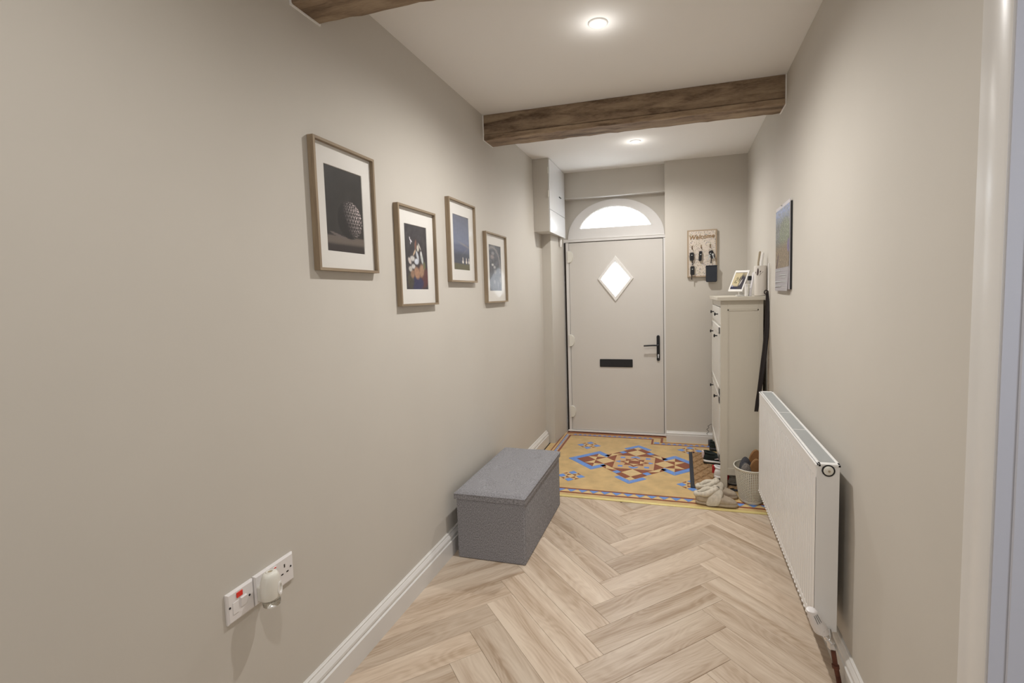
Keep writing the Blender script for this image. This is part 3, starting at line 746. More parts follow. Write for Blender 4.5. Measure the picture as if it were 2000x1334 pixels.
# ------------------------------------------------------------ ottoman
t = thing('storage_ottoman', (.26, 2.786, 0), 'grey fabric storage ottoman bench with tufted lid against the left wall', 'ottoman')
ox0, ox1, oy0, oy1 = .060, .457, 2.392, 3.180
bm = bx(ox0+.006, ox1, oy0, oy1, .001, .338, .006, 2); obj('body', bm, M['grey'], t)
bm = B(); n1, n2 = 36, 56
but = [(ox0+(ox1-ox0)*u, oy0+(oy1-oy0)*v) for u in (.32, .70) for v in (.20, .50, .80)]
Lx0, Lx1, Ly0, Ly1 = ox0-.004, ox1+.006, oy0-.008, oy1+.006
G = []
for i in range(n1+1):
    row = []
    for j in range(n2+1):
        x = Lx0+(Lx1-Lx0)*i/n1; y = Ly0+(Ly1-Ly0)*j/n2
        e = min(x-Lx0, Lx1-x, y-Ly0, Ly1-y); z = .378-.012*max(0, 1-e/.018)**2+.002*math.sin(x*31+1)*math.sin(y*17)
        for bx_, by_ in but: z -= .009*math.exp(-(((x-bx_)**2+(y-by_)**2)/.0009))
        z += .004*min(1, e/.08)
        row.append(bm.verts.new((x, y, z)))
    G.append(row)
for i in range(n1):
    for j in range(n2): bm.faces.new((G[i][j], G[i+1][j], G[i+1][j+1], G[i][j+1]))
per = [G[i][0] for i in range(n1+1)]+[G[n1][j] for j in range(1, n2+1)]+[G[i][n2] for i in range(n1-1, -1, -1)]+[G[0][j] for j in range(n2-1, 0, -1)]
lo = [bm.verts.new((v.co.x, v.co.y, .336)) for v in per]; n = len(per)
for i in range(n): bm.faces.new((per[i], per[(i+1) % n], lo[(i+1) % n], lo[i]))
bm.faces.new(lo)
lid = obj('lid', bm, M['grey'], t, smooth=True)
for bx_, by_ in but:
    bm = B(); lathe(bm, [(.008, 0), (.007, .003), (.003, .0045)], (bx_, by_, .371), seg=12); obj('button', bm, M['grey'], lid, smooth=True)
bm = B(); tube(bm, [(Lx1+.001, Ly0-.001, .3655), (Lx0, Ly0-.001, .3655)], .0022, 6); tube(bm, [(Lx1+.001, Ly0-.001, .3655), (Lx1+.001, Ly1, .3655)], .0022, 6)
obj('piping', bm, M['grey'], lid)
obj('seam', bx(ox1-.001, ox1+.0012, oy0+.012, oy0+.016, .01, .335), M['grey'], t)

# ------------------------------------------------------------ radiator
rx0, rx1, ry0, ry1, rz0, rz1 = 1.722, 1.796, 1.936, 3.262, .178, .806
t = thing('radiator', (1.76, 2.6, rz0), 'white double panel radiator mounted on the right wall', 'radiator')
bm = B()
def yprof(y0, y1, x, pitch=.0335, dp=.0035):
    pts = [(x, y0)]; y = y0+.035
    while y < y1-.035:
        pts += [(x, y), (x+dp, y+.004), (x+dp, y+.009), (x, y+.013)]; y += pitch
    pts += [(x, y1)]; return pts
P = yprof(ry0, ry1, rx0)
lo = [bm.verts.new((p[0], p[1], rz0+.03)) for p in P]; hi = [bm.verts.new((p[0], p[1], rz1-.050)) for p in P]
for i in range(len(P)-1): bm.faces.new((lo[i], lo[i+1], hi[i+1], hi[i]))
lob = [bm.verts.new((rx0+.012, p[1], rz0+.03)) for p in P]; hib = [bm.verts.new((rx0+.012, p[1], rz1-.050)) for p in P]
for i in range(len(P)-1):
    bm.faces.new((lob[i], lob[i+1], hib[i+1], hib[i])); bm.faces.new((lo[i], lo[i+1], lob[i+1], lob[i])); bm.faces.new((hi[i], hi[i+1], hib[i+1], hib[i]))
box(bm, rx0-.0005, rx0+.012, ry0, ry1, rz1-.050, rz1-.010, .002); box(bm, rx0-.0005, rx0+.012, ry0, ry1, rz0, rz0+.03, .002)
obj('front_panel', bm, M['rad'], t)
obj('back_panel', bx(rx1-.012, rx1, ry0+.004, ry1-.004, rz0, rz1-.012, .003), M['rad'], t)
obj('convector_fins', bx(rx0+.013, rx1-.013, ry0+.01, ry1-.01, rz0+.05, rz1-.05), M['grille'], t)
for yy0, yy1 in ((ry0-.004, ry0-.0005), (ry1+.0005, ry1+.004)):
    obj('side_panel', bx(rx0+.001, rx1+.001, yy0, yy1, rz0+.004, rz1-.006, .001), M['rad'], t)
bm = B(); box(bm, rx0-.002, rx0+.004, ry0-.004, ry1+.004, rz1-.012, rz1-.002, .002, 2); obj('front_lip', bm, M['rad'], t)
bm = B()
box(bm, rx0+.006, rx0+.015, ry0-.006, ry1+.006, rz1-.008, rz1+.002, .0015); box(bm, rx1-.005, rx1+.004, ry0-.006, ry1+.006, rz1-.008, rz1+.002, .0015)
box(bm, rx0+.006, rx1+.004, ry0-.006, ry0+.016, rz1-.008, rz1+.002, .0015); box(bm, rx0+.006, rx1+.004, ry1-.010, ry1+.006, rz1-.008, rz1+.002, .0015)
gr = obj('top_frame', bm, M['rad'], t)
bm = B()
y = ry0+.020
while y < ry1-.012:
    box(bm, rx0+.015, rx1-.005, y, y+.0035, rz1-.006, rz1-.0015); y += .0062
obj('grille_slats', bm, M['grille'], gr, kind='stuff')
for yy in (2.40, 2.72): obj('grille_clip', bx(rx0+.015, rx1-.005, yy, yy+.005, rz1-.005, rz1-.0002), M['rad'], gr)
bm = B(); y = ry0+.03
while y < ry1-.02:
    box(bm, rx0-.0035, rx0, y, y+.014, rz0+.001, rz0+.006, .001); y += .0335
obj('weld_points', bm, M['white'], t, kind='stuff')
bm = B(); lathe(bm, [(.0215, 0), (.0215, .003), (.0175, .003), (.0165, .001)], (1.7605, ry0-.004, .7845), (0, -1, 0), 24, cap=False); pr = obj('plug_ring', bm, M['black'], t, smooth=True)
bm = B(); lathe(bm, [(.0165, 0), (.0165, .0035), (.0135, .006), (.001, .0065)], (1.7605, ry0-.004, .7845), (0, -1, 0), 20); obj('bleed_plug', bm, M['plastic_cream'], t, smooth=True)
bm = B(); lathe(bm, [(.0042, 0), (.0042, .001)], (1.7620, ry0-.0105, .7835), (0, -1, 0), 12); obj('bleed_screw', bm, M['spoon'], t)
for yy in (2.15, 3.05):
    obj('bracket', bx(rx1, RW-.001, yy, yy+.03, .30, .72), M['rad'], t)
# valve and pipe
t = thing('radiator_valve', (1.76, 1.9, .16), 'white thermostatic valve head under the near end of the radiator', 'valve')
c0 = Vector((1.7350, 1.888, .208)); c1 = Vector((1.6985, 1.876, .292)); ax = c1-c0; L = ax.length
bm = B(); lathe(bm, [(.019, -.004), (.0255, 0), (.0265, L*.25), (.0245, L*.42), (.0185, L*.9), (.0165, L*.98), (.008, L*1.02)], c0, ax, 28); hd = obj('head', bm, M['plastic'], t, smooth=True)
axn = ax.normalized(); side = Vector((.30, -.9, .1)); side = (side-axn*side.dot(axn)).normalized(); w_ = axn.cross(side)
for k in (-1, 0, 1):
    d = (side*math.cos(k*.32)+w_*math.sin(k*.32)); bm = B(); tube(bm, [c0+axn*L*.52+d*.0228, c0+axn*L*.86+d*.0190], .0008, 6); obj('slot', bm, M['blackmatt'], hd)
for k in range(7):
    an = k*.5-1.5; d = (side*math.cos(an)+w_*math.sin(an)); p = c0+axn*L*.18+d*.0262; bm = B(); lathe(bm, [(.0012, 0), (.0012, .001)], p, d, 6); obj('number_mark', bm, M['grille'], hd)
bm = B(); lathe(bm, [(.013, 0), (.013, .018), (.010, .020), (.010, .034)], (1.7675, 1.897, .168), (c0-Vector((1.7675, 1.897, .168))), 20); obj('collar', bm, M['chrome'], t, smooth=True)
bm = B(); tube(bm, [(1.7675, 1.897, .172), (1.7705, 1.930, .188)], .010, 12); lathe(bm, [(.0125, 0), (.0145, .004), (.0145, .018), (.0125, .022)], (1.774, 1.896, .142), (-.2, 0, 1), 6); obj('valve_body', bm, M['chrome'], t)
bm = B(); tube(bm, [(1.775, 1.896, .146), (1.783, 1.893, .09), (1.792, 1.885, .04), (1.797, 1.88, .001)], .0085, 14); pp = obj('pipe', bm, M['copper'], t, smooth=True)
bm = B(); lathe(bm, [(.010, 0), (.0125, .002), (.0125, .012), (.010, .014)], (1.785, 1.891, .074), (-.15, 0, 1), 14); obj('pipe_joint', bm, M['copper'], pp, smooth=True)
bm = B(); lathe(bm, [(.020, 0), (.018, .006), (.012, .010)], (1.797, 1.88, .0005), seg=20); obj('pipe_collar', bm, M['blackmatt'], pp, smooth=True)

# ------------------------------------------------------------ shoe cabinet
t = thing('shoe_cabinet', (1.67, 4.15, .011), 'tall narrow cream shoe cabinet with black knobs against the right wall', 'cabinet')
qx0, qx1, qy0, qy1, qz = 1.530, 1.806, 3.690, 4.620, 1.362
obj('top', bx(1.505, 1.812, 3.655, 4.655, qz, qz+.026, .003, 2), M['cab'], t)
for ya, yb in ((qy0, qy0+.045), (qy1-.045, qy1)):
    obj('leg', bx(qx0, qx0+.045, ya, yb, .0125 if ya < 4 else .003, qz, .001), M['cab'], t)
    obj('leg', bx(qx1-.030, qx1, ya, yb, .0125 if ya < 4 else .003, qz, .001), M['cab'], t)
    f = .006 if ya < 4 else -.006
    ra, rb = (ya, ya+.02) if ya < 4 else (yb-.02, yb)
    pn = obj('side_panel', bx(qx0+.045, qx1-.030, min(ra+f, rb+f), max(ra+f, rb+f), .158, 1.300), M['cab'], t)
    obj('side_rail', bx(qx0+.045, qx1-.030, ra, rb, .106, .158, .001), M['cab'], t)
    obj('side_rail', bx(qx0+.045, qx1-.030, ra, rb, 1.300, qz, .001), M['cab'], t)
    # thin bead around the panel
    bm = B(); yy = ra+f*.3 if ya < 4 else rb+f*.3-.004
    box(bm, qx0+.045, qx0+.052, yy, yy+.006, .158, 1.300); box(bm, qx1-.037, qx1-.030, yy, yy+.006, .158, 1.300); box(bm, qx0+.045, qx1-.030, yy, yy+.006, 1.290, 1.300)
    obj('panel_bead', bm, M['cab'], pn)
obj('back', bx(qx1-.010, qx1-.004, qy0+.03, qy1-.03, .12, qz), M['cab'], t)
obj('front_top_rail', bx(qx0+.002, qx0+.02, qy0+.045, qy1-.045, 1.316, qz), M['cabf'], t)
obj('front_mid_rail', bx(qx0+.004, qx0+.02, qy0+.045, qy1-.045, 1.176, 1.190), M['cabf'], t)
obj('front_base_rail', bx(qx0+.03, qx0+.05, qy0+.045, qy1-.045, .19, .22), M['cabf'], t)
fx = qx0-.004
def front(nm, z0, z1, kz, tilt=0):
    o = obj(nm, bx(fx+.001, fx+.018, qy0+.048, qy1-.048, z0, z1, .0015), M['cabf'], t)
    bm = B(); 
    for (ya, yb, za, zb) in ((qy0+.048, qy1-.048, z1-.05, z1-.001), (qy0+.048, qy1-.048, z0+.001, z0+.05), (qy0+.048, qy0+.10, z0, z1), (qy1-.10, qy1-.048, z0, z1)):
        if nm != 'drawer': box(bm, fx-.004, fx+.001, ya, yb, za, zb, .001)
    if nm != 'drawer': obj('door_frame_moulding', bm, M['cabf'], o)
    xk = fx if nm == 'drawer' else fx-.004
    for yy in (3.925, 4.385):
        bm = B(); lathe(bm, [(.0055, 0), (.0045, .004), (.0045, .014), (.012, .018), (.0135, .022), (.011, .026), (.003, .0275)], (xk, yy, kz), (-1, 0, 0), 16); obj('knob', bm, M['black'], o, smooth=True)
    return o
front('drawer', 1.193, 1.312, 1.258); front('door', .676, 1.172, 1.095); front('door', .190, .667, .635)

# ------------------------------------------------------------ things on the cabinet
TOP = qz+.026
# digital display on a stand
t = thing('tablet_display', (1.64, 3.85, TOP), 'white framed tilted tablet display showing a landscape, on the shoe cabinet', 'tablet')
TL, TR, BR, BL = Vector((1.650, 3.91, 1.575)), Vector((1.7365, 3.85, 1.577)), Vector((1.681, 3.80, 1.422)), Vector((1.590, 3.86, 1.430))
ux = ((TR-TL)+(BR-BL))/2; uz = ((TL-BL)+(TR-BR))/2; nn = ux.cross(uz).normalized(); cc = (TL+TR+BR+BL)/4
if nn.y > 0: nn = -nn
def quadslab(bm, c, hx_, hz_, d0, d1):
    pts = [c-hx_-hz_, c+hx_-hz_, c+hx_+hz_, c-hx_+hz_]
    lo = [bm.verts.new(p+nn*d0) for p in pts]; hi = [bm.verts.new(p+nn*d1) for p in pts]
    bm.faces.new(hi); bm.faces.new(lo[::-1])
    for i in range(4): bm.faces.new((lo[i], lo[(i+1) % 4], hi[(i+1) % 4], hi[i]))
    bmesh.ops.bevel(bm, geom=bm.edges[:], offset=.0015, segments=2); return bm
obj('frame', quadslab(B(), cc, ux/2, uz/2, -.010, 0), M['white'], t)
def scr(U, V):
    c = np.ones(U.shape+(3,))*np.array((.50, .42, .26)); c = mixc(c, np.clip((V-.78)/.1, 0, 1), (.03, .03, .06)); c = mixc(c, np.clip((U-.62+V*.1)/.08, 0, 1)*np.clip((V+.35-U*.4)/.3, 0, 1), (.05, .045, .055))
    for x, y, rx, ry, an in ((.30, .35, .03, .1, .5), (.38, .42, .03, .14, .4), (.22, .55, .03, .13, .3), (.55, .4, .04, .22, .25), (.33, .62, .05, .05, 0)): c = mixc(c, blob(U, V, x, y, rx, ry, an), (.03, .035, .02))
    c = mixc(c, blob(U, V, .72, .6, .06, .22, .3), (.45, .42, .38)); c = mixc(c, blob(U, V, .12, .82, .05, .08), (.25, .27, .45)); return mixc(c, np.clip(1-V/.06, 0, 1), (.12, .10, .09))
bm = paint_grid(scr, 40, 44, lambda u, v: cc+ux*(u-.5)*.82+uz*(.5-v)*.80+nn*.0012); obj('screen', bm, M['screen'], t)
bm = B(); box(bm, 1.650, 1.715, 3.83, 3.93, TOP+.001, TOP+.010, .004, 2); tube(bm, [(1.685, 3.885, TOP+.008), (1.672, 3.872, 1.46)], [.018, .012], 12); obj('stand', bm, M['white'], t, smooth=True)
t = thing('perfume_bottle', (1.729, 3.80, TOP), 'small clear bottle with a square black cap beside the tablet display', 'bottle')
bm = B(); box(bm, 1.713, 1.745, 3.785, 3.815, TOP+.001, 1.474, .004, 2); obj('bottle', bm, M['glass'], t)
bm = B(); lathe(bm, [(.007, 0), (.007, .03)], (1.729, 3.80, 1.474), seg=12); obj('neck', bm, M['chrome'], t)
obj('cap', bx(1.718, 1.742, 3.788, 3.812, 1.500, 1.532, .002), M['black'], t)
t = thing('small_white_box', (1.70, 3.77, TOP), 'small white carton standing in front of the clear bottle', 'box')
obj('carton', bx(1.697, 1.712, 3.75, 3.79, TOP+.001, 1.476, .0015), M['white'], t); obj('tuck_flap', bx(1.698, 1.711, 3.7495, 3.7502, 1.455, 1.474), M['paper'], t)
t = thing('greeting_card', (1.742, 3.74, TOP), 'thin white card leaning against the cream pot', 'card')
for dx, nm in ((0, 'front_leaf'), (.006, 'back_leaf')):
    bm = B(); prism(bm, [(1.722+dx, TOP+.001), (1.7255+dx, TOP+.001), (1.7530+dx*.3, 1.556), (1.7495+dx*.3, 1.556)], 'Y', 3.725, 3.80); obj(nm, bm, M['paper'], t)
t = thing('ceramic_pot', (1.790, 3.72, TOP), 'tall cream cylindrical pot with a dark leaf motif on the cabinet corner', 'pot')
pc = (1.7895, 3.722)
bm = B(); lathe(bm, [(.034, 0), (.039, .004), (.0405, .016), (.0405, .205), (.0395, .208), (.0375, .207), (.0375, .02), (.001, .018)], (pc[0], pc[1], TOP+.001), seg=36); obj('body', bm, M['pot'], t, smooth=True)
def decal(cx_, cz_, l, w, an, nm='leaf_motif', mm='leafdecal'):
    bm = B(); P = []
    for k in range(16):
        s = 2*math.pi*k/16; px = w*math.sin(s)*abs(math.cos(s/2+math.pi/2))**.3 if False else w*math.sin(s); pz = l*math.cos(s)
        P.append((px*math.cos(an)+pz*math.sin(an), -px*math.sin(an)+pz*math.cos(an)))
    V = []
    for px, pz in P:
        th = (cx_-.010+px)/.0405; V.append(bm.verts.new((pc[0]+.0409*math.sin(th), pc[1]-.0409*math.cos(th), cz_+pz)))
    bm.faces.new(V); obj(nm, bm, M[mm], t)
decal(-.012, 1.555, .026, .0055, .05); decal(.004, 1.556, .007, .003, .4); decal(.012, 1.547, .014, .0022, .95); decal(-.027, 1.552, .006, .0025, -.3); decal(-.024, 1.542, .012, .0012, -.6); decal(.002, 1.536, .012, .001, .5)
for nm, lab, pts, mm, rad in (('wooden_stick', 'flat pale wooden stick standing up out of the cream pot', [(1.775, 3.73, 1.42), (1.778, 3.74, 1.62), (1.789, 3.75, 1.692)], 'spoon', [.004, .0065, .0075]),
                             ('white_paddle', 'white rounded handle standing in the cream pot beside the wooden stick', [(1.790, 3.71, 1.42), (1.796, 3.715, 1.62), (1.805, 3.72, 1.683)], 'white', [.006, .010, .007])):
    tt = thing(nm, (pts[0][0], pts[0][1], TOP+.02), lab, 'utensil'); bm = B(); tube(bm, pts, rad, 12); obj('shaft', bm, M[mm], tt, smooth=True)
    bm = B(); lathe(bm, [(rad[2], 0), (rad[2]*.9, .004), (rad[2]*.4, .007)], pts[2], Vector(pts[2])-Vector(pts[1]), 12); obj('tip', bm, M[mm], tt, smooth=True)
# shoehorn and white rod, cord
t = thing('long_shoehorn', (1.815, 3.62, .60), 'long black curved shoehorn hanging between the shoe cabinet and the radiator', 'shoehorn')
bm = B(); prof_ = [(1.818, 1.415, .008), (1.820, 1.35, .012), (1.818, 1.18, .0155), (1.806, 1.03, .0165), (1.792, .90, .0165), (1.776, .76, .0150), (1.764, .68, .0135), (1.754, .596, .0125)]
rings = []
for x, z, w in prof_:
    rings.append([(x+w*math.cos(a2), 3.622-.005*abs(math.cos(a2))+.004*math.sin(a2), z) for a2 in [R(30*k) for k in range(12)]])
loft(bm, rings); obj('blade', bm, M['horn'], t, smooth=True)
bm = B(); tube(bm, [(1.811+.012*math.cos(R(30*k)), 3.617, 1.415+.013*math.sin(R(30*k))) for k in range(13)], .0035, 8); obj('hanging_loop', bm, M['horn'], t, smooth=True)
t = thing('white_rod', (1.822, 3.60, 1.43), 'thin white rod standing upright by the wall behind the shoehorn loop', 'rod')
bm = B(); tube(bm, [(1.8235, 3.60, 1.425), (1.8225, 3.60, 1.603)], .0055, 10); obj('rod', bm, M['white'], t, smooth=True)
bm = B(); lathe(bm, [(.0055, 0), (.004, .004), (.001, .0055)], (1.8225, 3.60, 1.603), seg=10); obj('rod_tip', bm, M['white'], t)
bm = B(); tube(bm, [(1.830, 3.62, 1.15), (1.8305, 3.62, .95), (1.831, 3.62, .72)], .0018, 6)
o = obj('dangling_cable', bm, M['beam'], label='thin dark cord hanging down the wall right of the shoehorn', cat='cable')

# ------------------------------------------------------------ calendar
t = thing('wall_calendar', (RW, 3.14, 1.42), 'wall calendar with a colourful landscape picture on the right wall', 'calendar')
obj('backing', bx(1.8245, RW-.001, 2.938, 3.335, 1.432, 1.905, .001), M['black'], t)
obj('back_pages', bx(1.8222, 1.8242, 2.948, 3.345, 1.432, 1.918), M['paper'], t)
def calp(U, V):
    c = np.ones(U.shape+(3,))*np.array((.17, .18, .16)); sky = np.clip((.28-V)/.22, 0, 1); c = mixc(c, sky, (.34, .46, .85))
    n_ = nz(U, V, 6, 11); n2 = nz(U, V, 16, 12); n3 = nz(U*2, V*.6, 12, 13)
    c = mixc(c, np.clip(n3*1.5, 0, 1)*(V < .5), (.30, .30, .38)); c = mixc(c, np.clip(blob(U, V, .7, .45, .45, .3)+n2*.3, 0, 1)*.8, (.22, .27, .12)); c = mixc(c, np.clip(n2*2, 0, 1)*.5, (.45, .45, .33))
    g_ = np.clip((V-.55)/.15, 0, 1); c = mixc(c, g_, (.25, .17, .08)); c = mixc(c, g_*np.clip(n2*1.5+.1, 0, 1), (.38, .26, .12)); c = mixc(c, blob(U, V, .95, .66, .1, .12), (.20, .14, .30)); c = mixc(c, blob(U, V, .15, .9, .2, .05, -1), (.12, .05, .04))
    rs = np.random.RandomState(9)
    g2 = c.mean(axis=2, keepdims=True); c = g2+(c-g2)*.75
    return c*(.58+.45*rs.rand(*U.shape))[..., None]
def cplace(u, v):
    x = 1.8215-.0025*v*v*u; y = 3.347-u*(3.347-2.952); ztop = 1.900; z = ztop-v*(ztop-1.558)
    return (x, y, z)
bm = paint_grid(calp, 56, 52, cplace); obj('picture_page', bm, M['print'], t)
bm = B(); V = []
for j in range(11):
    v = j/10; y0_ = 3.345+.025*v; V.append([bm.verts.new((1.8205-(.007*v if i else .0005*v), 3.347 if i == 0 else 2.953+.006*v, 1.5575-.134*v)) for i in (0, 1)])
for j in range(10): bm.faces.new((V[j][0], V[j][1], V[j+1][1], V[j+1][0]))
bp_ = bmesh.ops.solidify(bm, geom=bm.faces[:], thickness=.0012); dp = obj('date_page', bm, M['paper'], t)
bm = B()
for (v, ya, yb) in ((.12, 3.18, 3.33), (.32, 3.02, 3.20), (.42, 3.02, 3.14), (.60, 3.0, 3.33), (.80, 3.15, 3.33)):
    z = 1.558-.134*v; x = 1.8195-.0040*v; box(bm, x-.0010, x+.001, ya, yb, z-.0022, z+.0022)
obj('date_lines', bm, M['grille'], dp)
bm = B(); lathe(bm, [(.004, 0), (.004, .006), (.002, .008)], (1.8215, 3.15, 1.912), (-1, 0, 0), 10); obj('pin', bm, M['chrome'], t)

# ------------------------------------------------------------ key board
t = thing('key_board', (1.445, 4.78, 1.546), 'floral welcome key board with wooden edges hanging on the end wall', 'key holder')
kx0, kx1, kz0, kz1, ky = 1.319, 1.578, 1.560, 1.988, 4.765
obj('board', bx(kx0, kx1, ky, 4.789, kz0, kz1, .002), M['boardedge'], t)
def floral(U, V):
    rs = np.random.RandomState(4); c = np.ones(U.shape+(3,))*np.array((.66, .58, .50))
    for _ in range(620):
        x, y = rs.rand(), rs.rand(); k = rs.randint(5); co = [(.30, .33, .20), (.22, .24, .30), (.33, .24, .20), (.20, .15, .13), (.42, .36, .22)][k]
        c = mixc(c, blob(U, V, x, y, .007+.014*rs.rand(), .005+.009*rs.rand(), rs.rand()*3)*.85, co)
    return c
bm = paint_grid(floral, 90, 140, lambda u, v: (kx0+.014+u*(kx1-kx0-.028), ky-.001, kz1-.012-v*(kz1-kz0-.024))); obj('floral_panel', bm, M['print'], t)
cu = bpy.data.curves.new('welcome_text', 'FONT'); cu.body = 'Welcome'; cu.size = .055; cu.extrude = .0012; cu.shear = .22; cu.offset = .0003; cu.space_character = 1.02; cu.align_x = 'CENTER'
to = bpy.data.objects.new('welcome_lettering', cu); C.objects.link(to)
bpy.context.view_layer.update()
dg = bpy.context.evaluated_depsgraph_get(); me = bpy.data.meshes.new_from_object(to.evaluated_get(dg)); bpy.data.objects.remove(to)
bm = B(); bm.from_mesh(me); xf(bm, Matrix.Translation((1.444, ky-.004, 1.908)) @ Matrix.Rotation(R(-3), 4, 'Y') @ Matrix.Rotation(R(90), 4, 'X'))
obj('welcome_lettering', bm, M['brownwood'], t)
hooks = [(1.362, 1.842), (1.441, 1.845), (1.519, 1.848)]
for hx_, hz_ in hooks:
    bm = B(); box(bm, hx_-.005, hx_+.005, ky-.004, ky-.0005, hz_-.028, hz_+.006, .001); tube(bm, [(hx_, ky-.003, hz_-.008), (hx_, ky-.014, hz_-.022), (hx_, ky-.022, hz_-.016)], .0025, 6); obj('hook', bm, M['beam'], t)
def keyfob(x, z0, z1, w, lab, an=0, key=True, extra=None):
    tt = thing('car_key', (x, ky-.02, z0), lab, 'key', 'keys on the key board')
    bm = B(); P = rrect(x-w/2, x+w/2, z0, z1, w*.32); prism(bm, P, 'Y', ky-.008, ky-.022, inset=.003)
    if an: xf(bm, Matrix.Translation((x, ky, z1)) @ Matrix.Rotation(an, 4, 'Y') @ Matrix.Translation((-x, -ky, -z1)))
    f = obj('fob', bm, M['black'], tt)
    bm = B(); tube(bm, [(x+.010*math.cos(R(30*k)), ky-.016, z1+.010+.012*math.sin(R(30*k))) for k in range(13)], .0014, 6); obj('ring', bm, M['chrome'], tt, smooth=True)
    if key: bm = B(); box(bm, x-.004+extra, x+.004+extra, ky-.016, ky-.013, z0-.042, z0+.002, .001); obj('blade', bm, M['horn'], tt)
    for k in (0, 1):
        bm = B(); zz = z0+(z1-z0)*(.35+.3*k); box(bm, x-.005, x+.005, ky-.024, ky-.0215, zz-.004, zz+.004, .001); obj('fob_button', bm, M['grille'] if k else M['blackmatt'], tt)
keyfob(1.359, 1.712, 1.786, .038, 'rounded black car key fob on the left hook of the key board', 0, 1, .004)
keyfob(1.3635, 1.580, 1.662, .038, 'black oval key fob hanging lowest below the left hook', 0, 2, -.006)
keyfob(1.436, 1.705, 1.795, .028, 'slim angular black key holder on the middle hook', R(4), 0, 0)
keyfob(1.520, 1.722, 1.795, .040, 'bulky black key bunch with silver tags on the right hook', R(-18), 1, .006)
tt = thing('door_keys', (1.55, ky-.02, 1.70), 'small silver keys beside the bulky black bunch on the right hook', 'key', 'keys on the key board')
for k, (dx, an) in enumerate(((.016, -.2), (-.010, .25))):
    bm = B(); prism(bm, rrect(-.004, .004, -.045, -.012, .002), 'Y', -.002, 0); lathe(bm, [(.009, 0), (.009, .002)], (0, -.002, -.006), (0, 1, 0), 14)
    xf(bm, Matrix.Translation((1.522+dx, ky-.024, 1.765-.01*k)) @ Matrix.Rotation(an, 4, 'Y')); obj('key', bm, M['grille'], tt)
t = thing('hanging_pouch', (1.525, 4.75, 1.512), 'dark navy pouch hanging from the lower right corner of the key board', 'pouch')
bm = B(); prism(bm, rrect(1.480, 1.578, 1.512, 1.662, .014), 'Y', ky-.004, ky-.024, inset=.004); obj('body', bm, M['pouch'], t)
obj('top_hem', bx(1.480, 1.578, ky-.0265, ky-.003, 1.652, 1.662, .002), M['pouch'], t)

# ------------------------------------------------------------ doormat
t = thing('doormat', (1.55, 4.07, 0), 'dark edged brown coir doormat under the shoe cabinet', 'doormat')
x0, x1, y0, y1 = 1.321, 1.795, 3.660, 4.475
bm = B()
for r_ in ((x0, x0+.030, y0, y1), (x1-.030, x1, y0, y1), (x0+.03, x1-.03, y0, y0+.022), (x0+.03, x1-.03, y1-.012, y1)): box(bm, r_[0], r_[1], r_[2], r_[3], .0022, .0105, .002)
obj('rubber_border', bm, M['matedge'], t)
bm = B(); nx_, ny_ = 90, 150; G = []
for i in range(nx_+1):
    row = []
    for j in range(ny_+1):
        x = x0+.029+(x1-x0-.058)*i/nx_; y = y0+.020+(y1-y0-.030)*j/ny_
        # overlapping scallops in rows, arching away from the room
        best = 0; k0 = math.floor((y-y0)/.068)
        for k in (k0-1, k0):
            cy_ = y0+k*.068; fx_ = ((x-x0)/.082+(.5 if k % 2 else 0)) % 1-.5
            q = (fx_/.52)**2+((y-cy_)/.115)**2
            if y >= cy_ and q < 1: best = k-k0+2; zz_ = (1-q)**.45*(1-.0*q); break
        zz = .003+.013*(zz_ if best else 0)
        row.append(bm.verts.new((x, y, zz+random.uniform(-.0008, .0008))))
    G.append(row)
for i in range(nx_):
    for j in range(ny_): bm.faces.new((G[i][j], G[i+1][j], G[i+1][j+1], G[i][j+1]))
obj('coir_pile', bm, M['coir'], t, kind='stuff')

# ------------------------------------------------------------ basket
t = thing('plastic_basket', (1.71, 3.535, 0), 'cream perforated plastic basket holding slippers beside the radiator', 'basket')
bc = (1.712, 3.535); cols, rows = 54, 19; bh0, bh1 = .012, .236
def bpt(i, z, off=0):
    a2 = 2*math.pi*i/cols; f = z/.25; rx = .072+.036*f**.8+off; ry = .098+.030*f**.8+off
    return (bc[0]+rx*math.cos(a2), bc[1]+ry*math.sin(a2), z)
bm = B()
hole_u, hole_v = .25, .31
def bp2(u, v): # u in columns, v in rows
    z = bh0+(bh1-bh0)*v/rows; a2 = 2*math.pi*u/cols; f = z/.25; rx = .072+.036*f**.8; ry = .098+.030*f**.8
    return (bc[0]+rx*math.cos(a2), bc[1]+ry*math.sin(a2), z)
G = [[bm.verts.new(bp2(i, j)) for i in range(cols)] for j in range(rows+1)]
for j in range(rows):
    for i in range(cols):
        q = (G[j][i], G[j][(i+1) % cols], G[j+1][(i+1) % cols], G[j+1][i])
        if j < 1 or j >= rows-1: bm.faces.new(q); continue
        h = [bm.verts.new(bp2(i+.5+a_*hole_u, j+.5+b_*hole_v)) for a_, b_ in ((-1, -1), (1, -1), (1, 1), (-1, 1))]
        for k in range(4): bm.faces.new((q[k], q[(k+1) % 4], h[(k+1) % 4], h[k]))
o = obj('woven_wall', bm, M['basket'], t, loc=(bc[0], bc[1], 0)); sm = o.modifiers.new('s', 'SOLIDIFY'); sm.thickness = .0024; sm.offset = -1
bm = B(); loft(bm, [[bpt(i, .002, -.004) for i in range(cols)], [bpt(i, .010, .0005) for i in range(cols)], [bpt(i, .016, .0012) for i in range(cols)]]); obj('base', bm, M['basket'], t, smooth=True)
bm = B(); pa = [bpt(i, .238, .0015) for i in range(cols)]; pa.append(pa[0])
tube(bm, pa, .0045, 8, cap=False)
loft(bm, [[bpt(i, .226, .0015) for i in range(cols)], [bpt(i, .238, .0035) for i in range(cols)]], cap=False); obj('rim', bm, M['basket'], t, smooth='all')
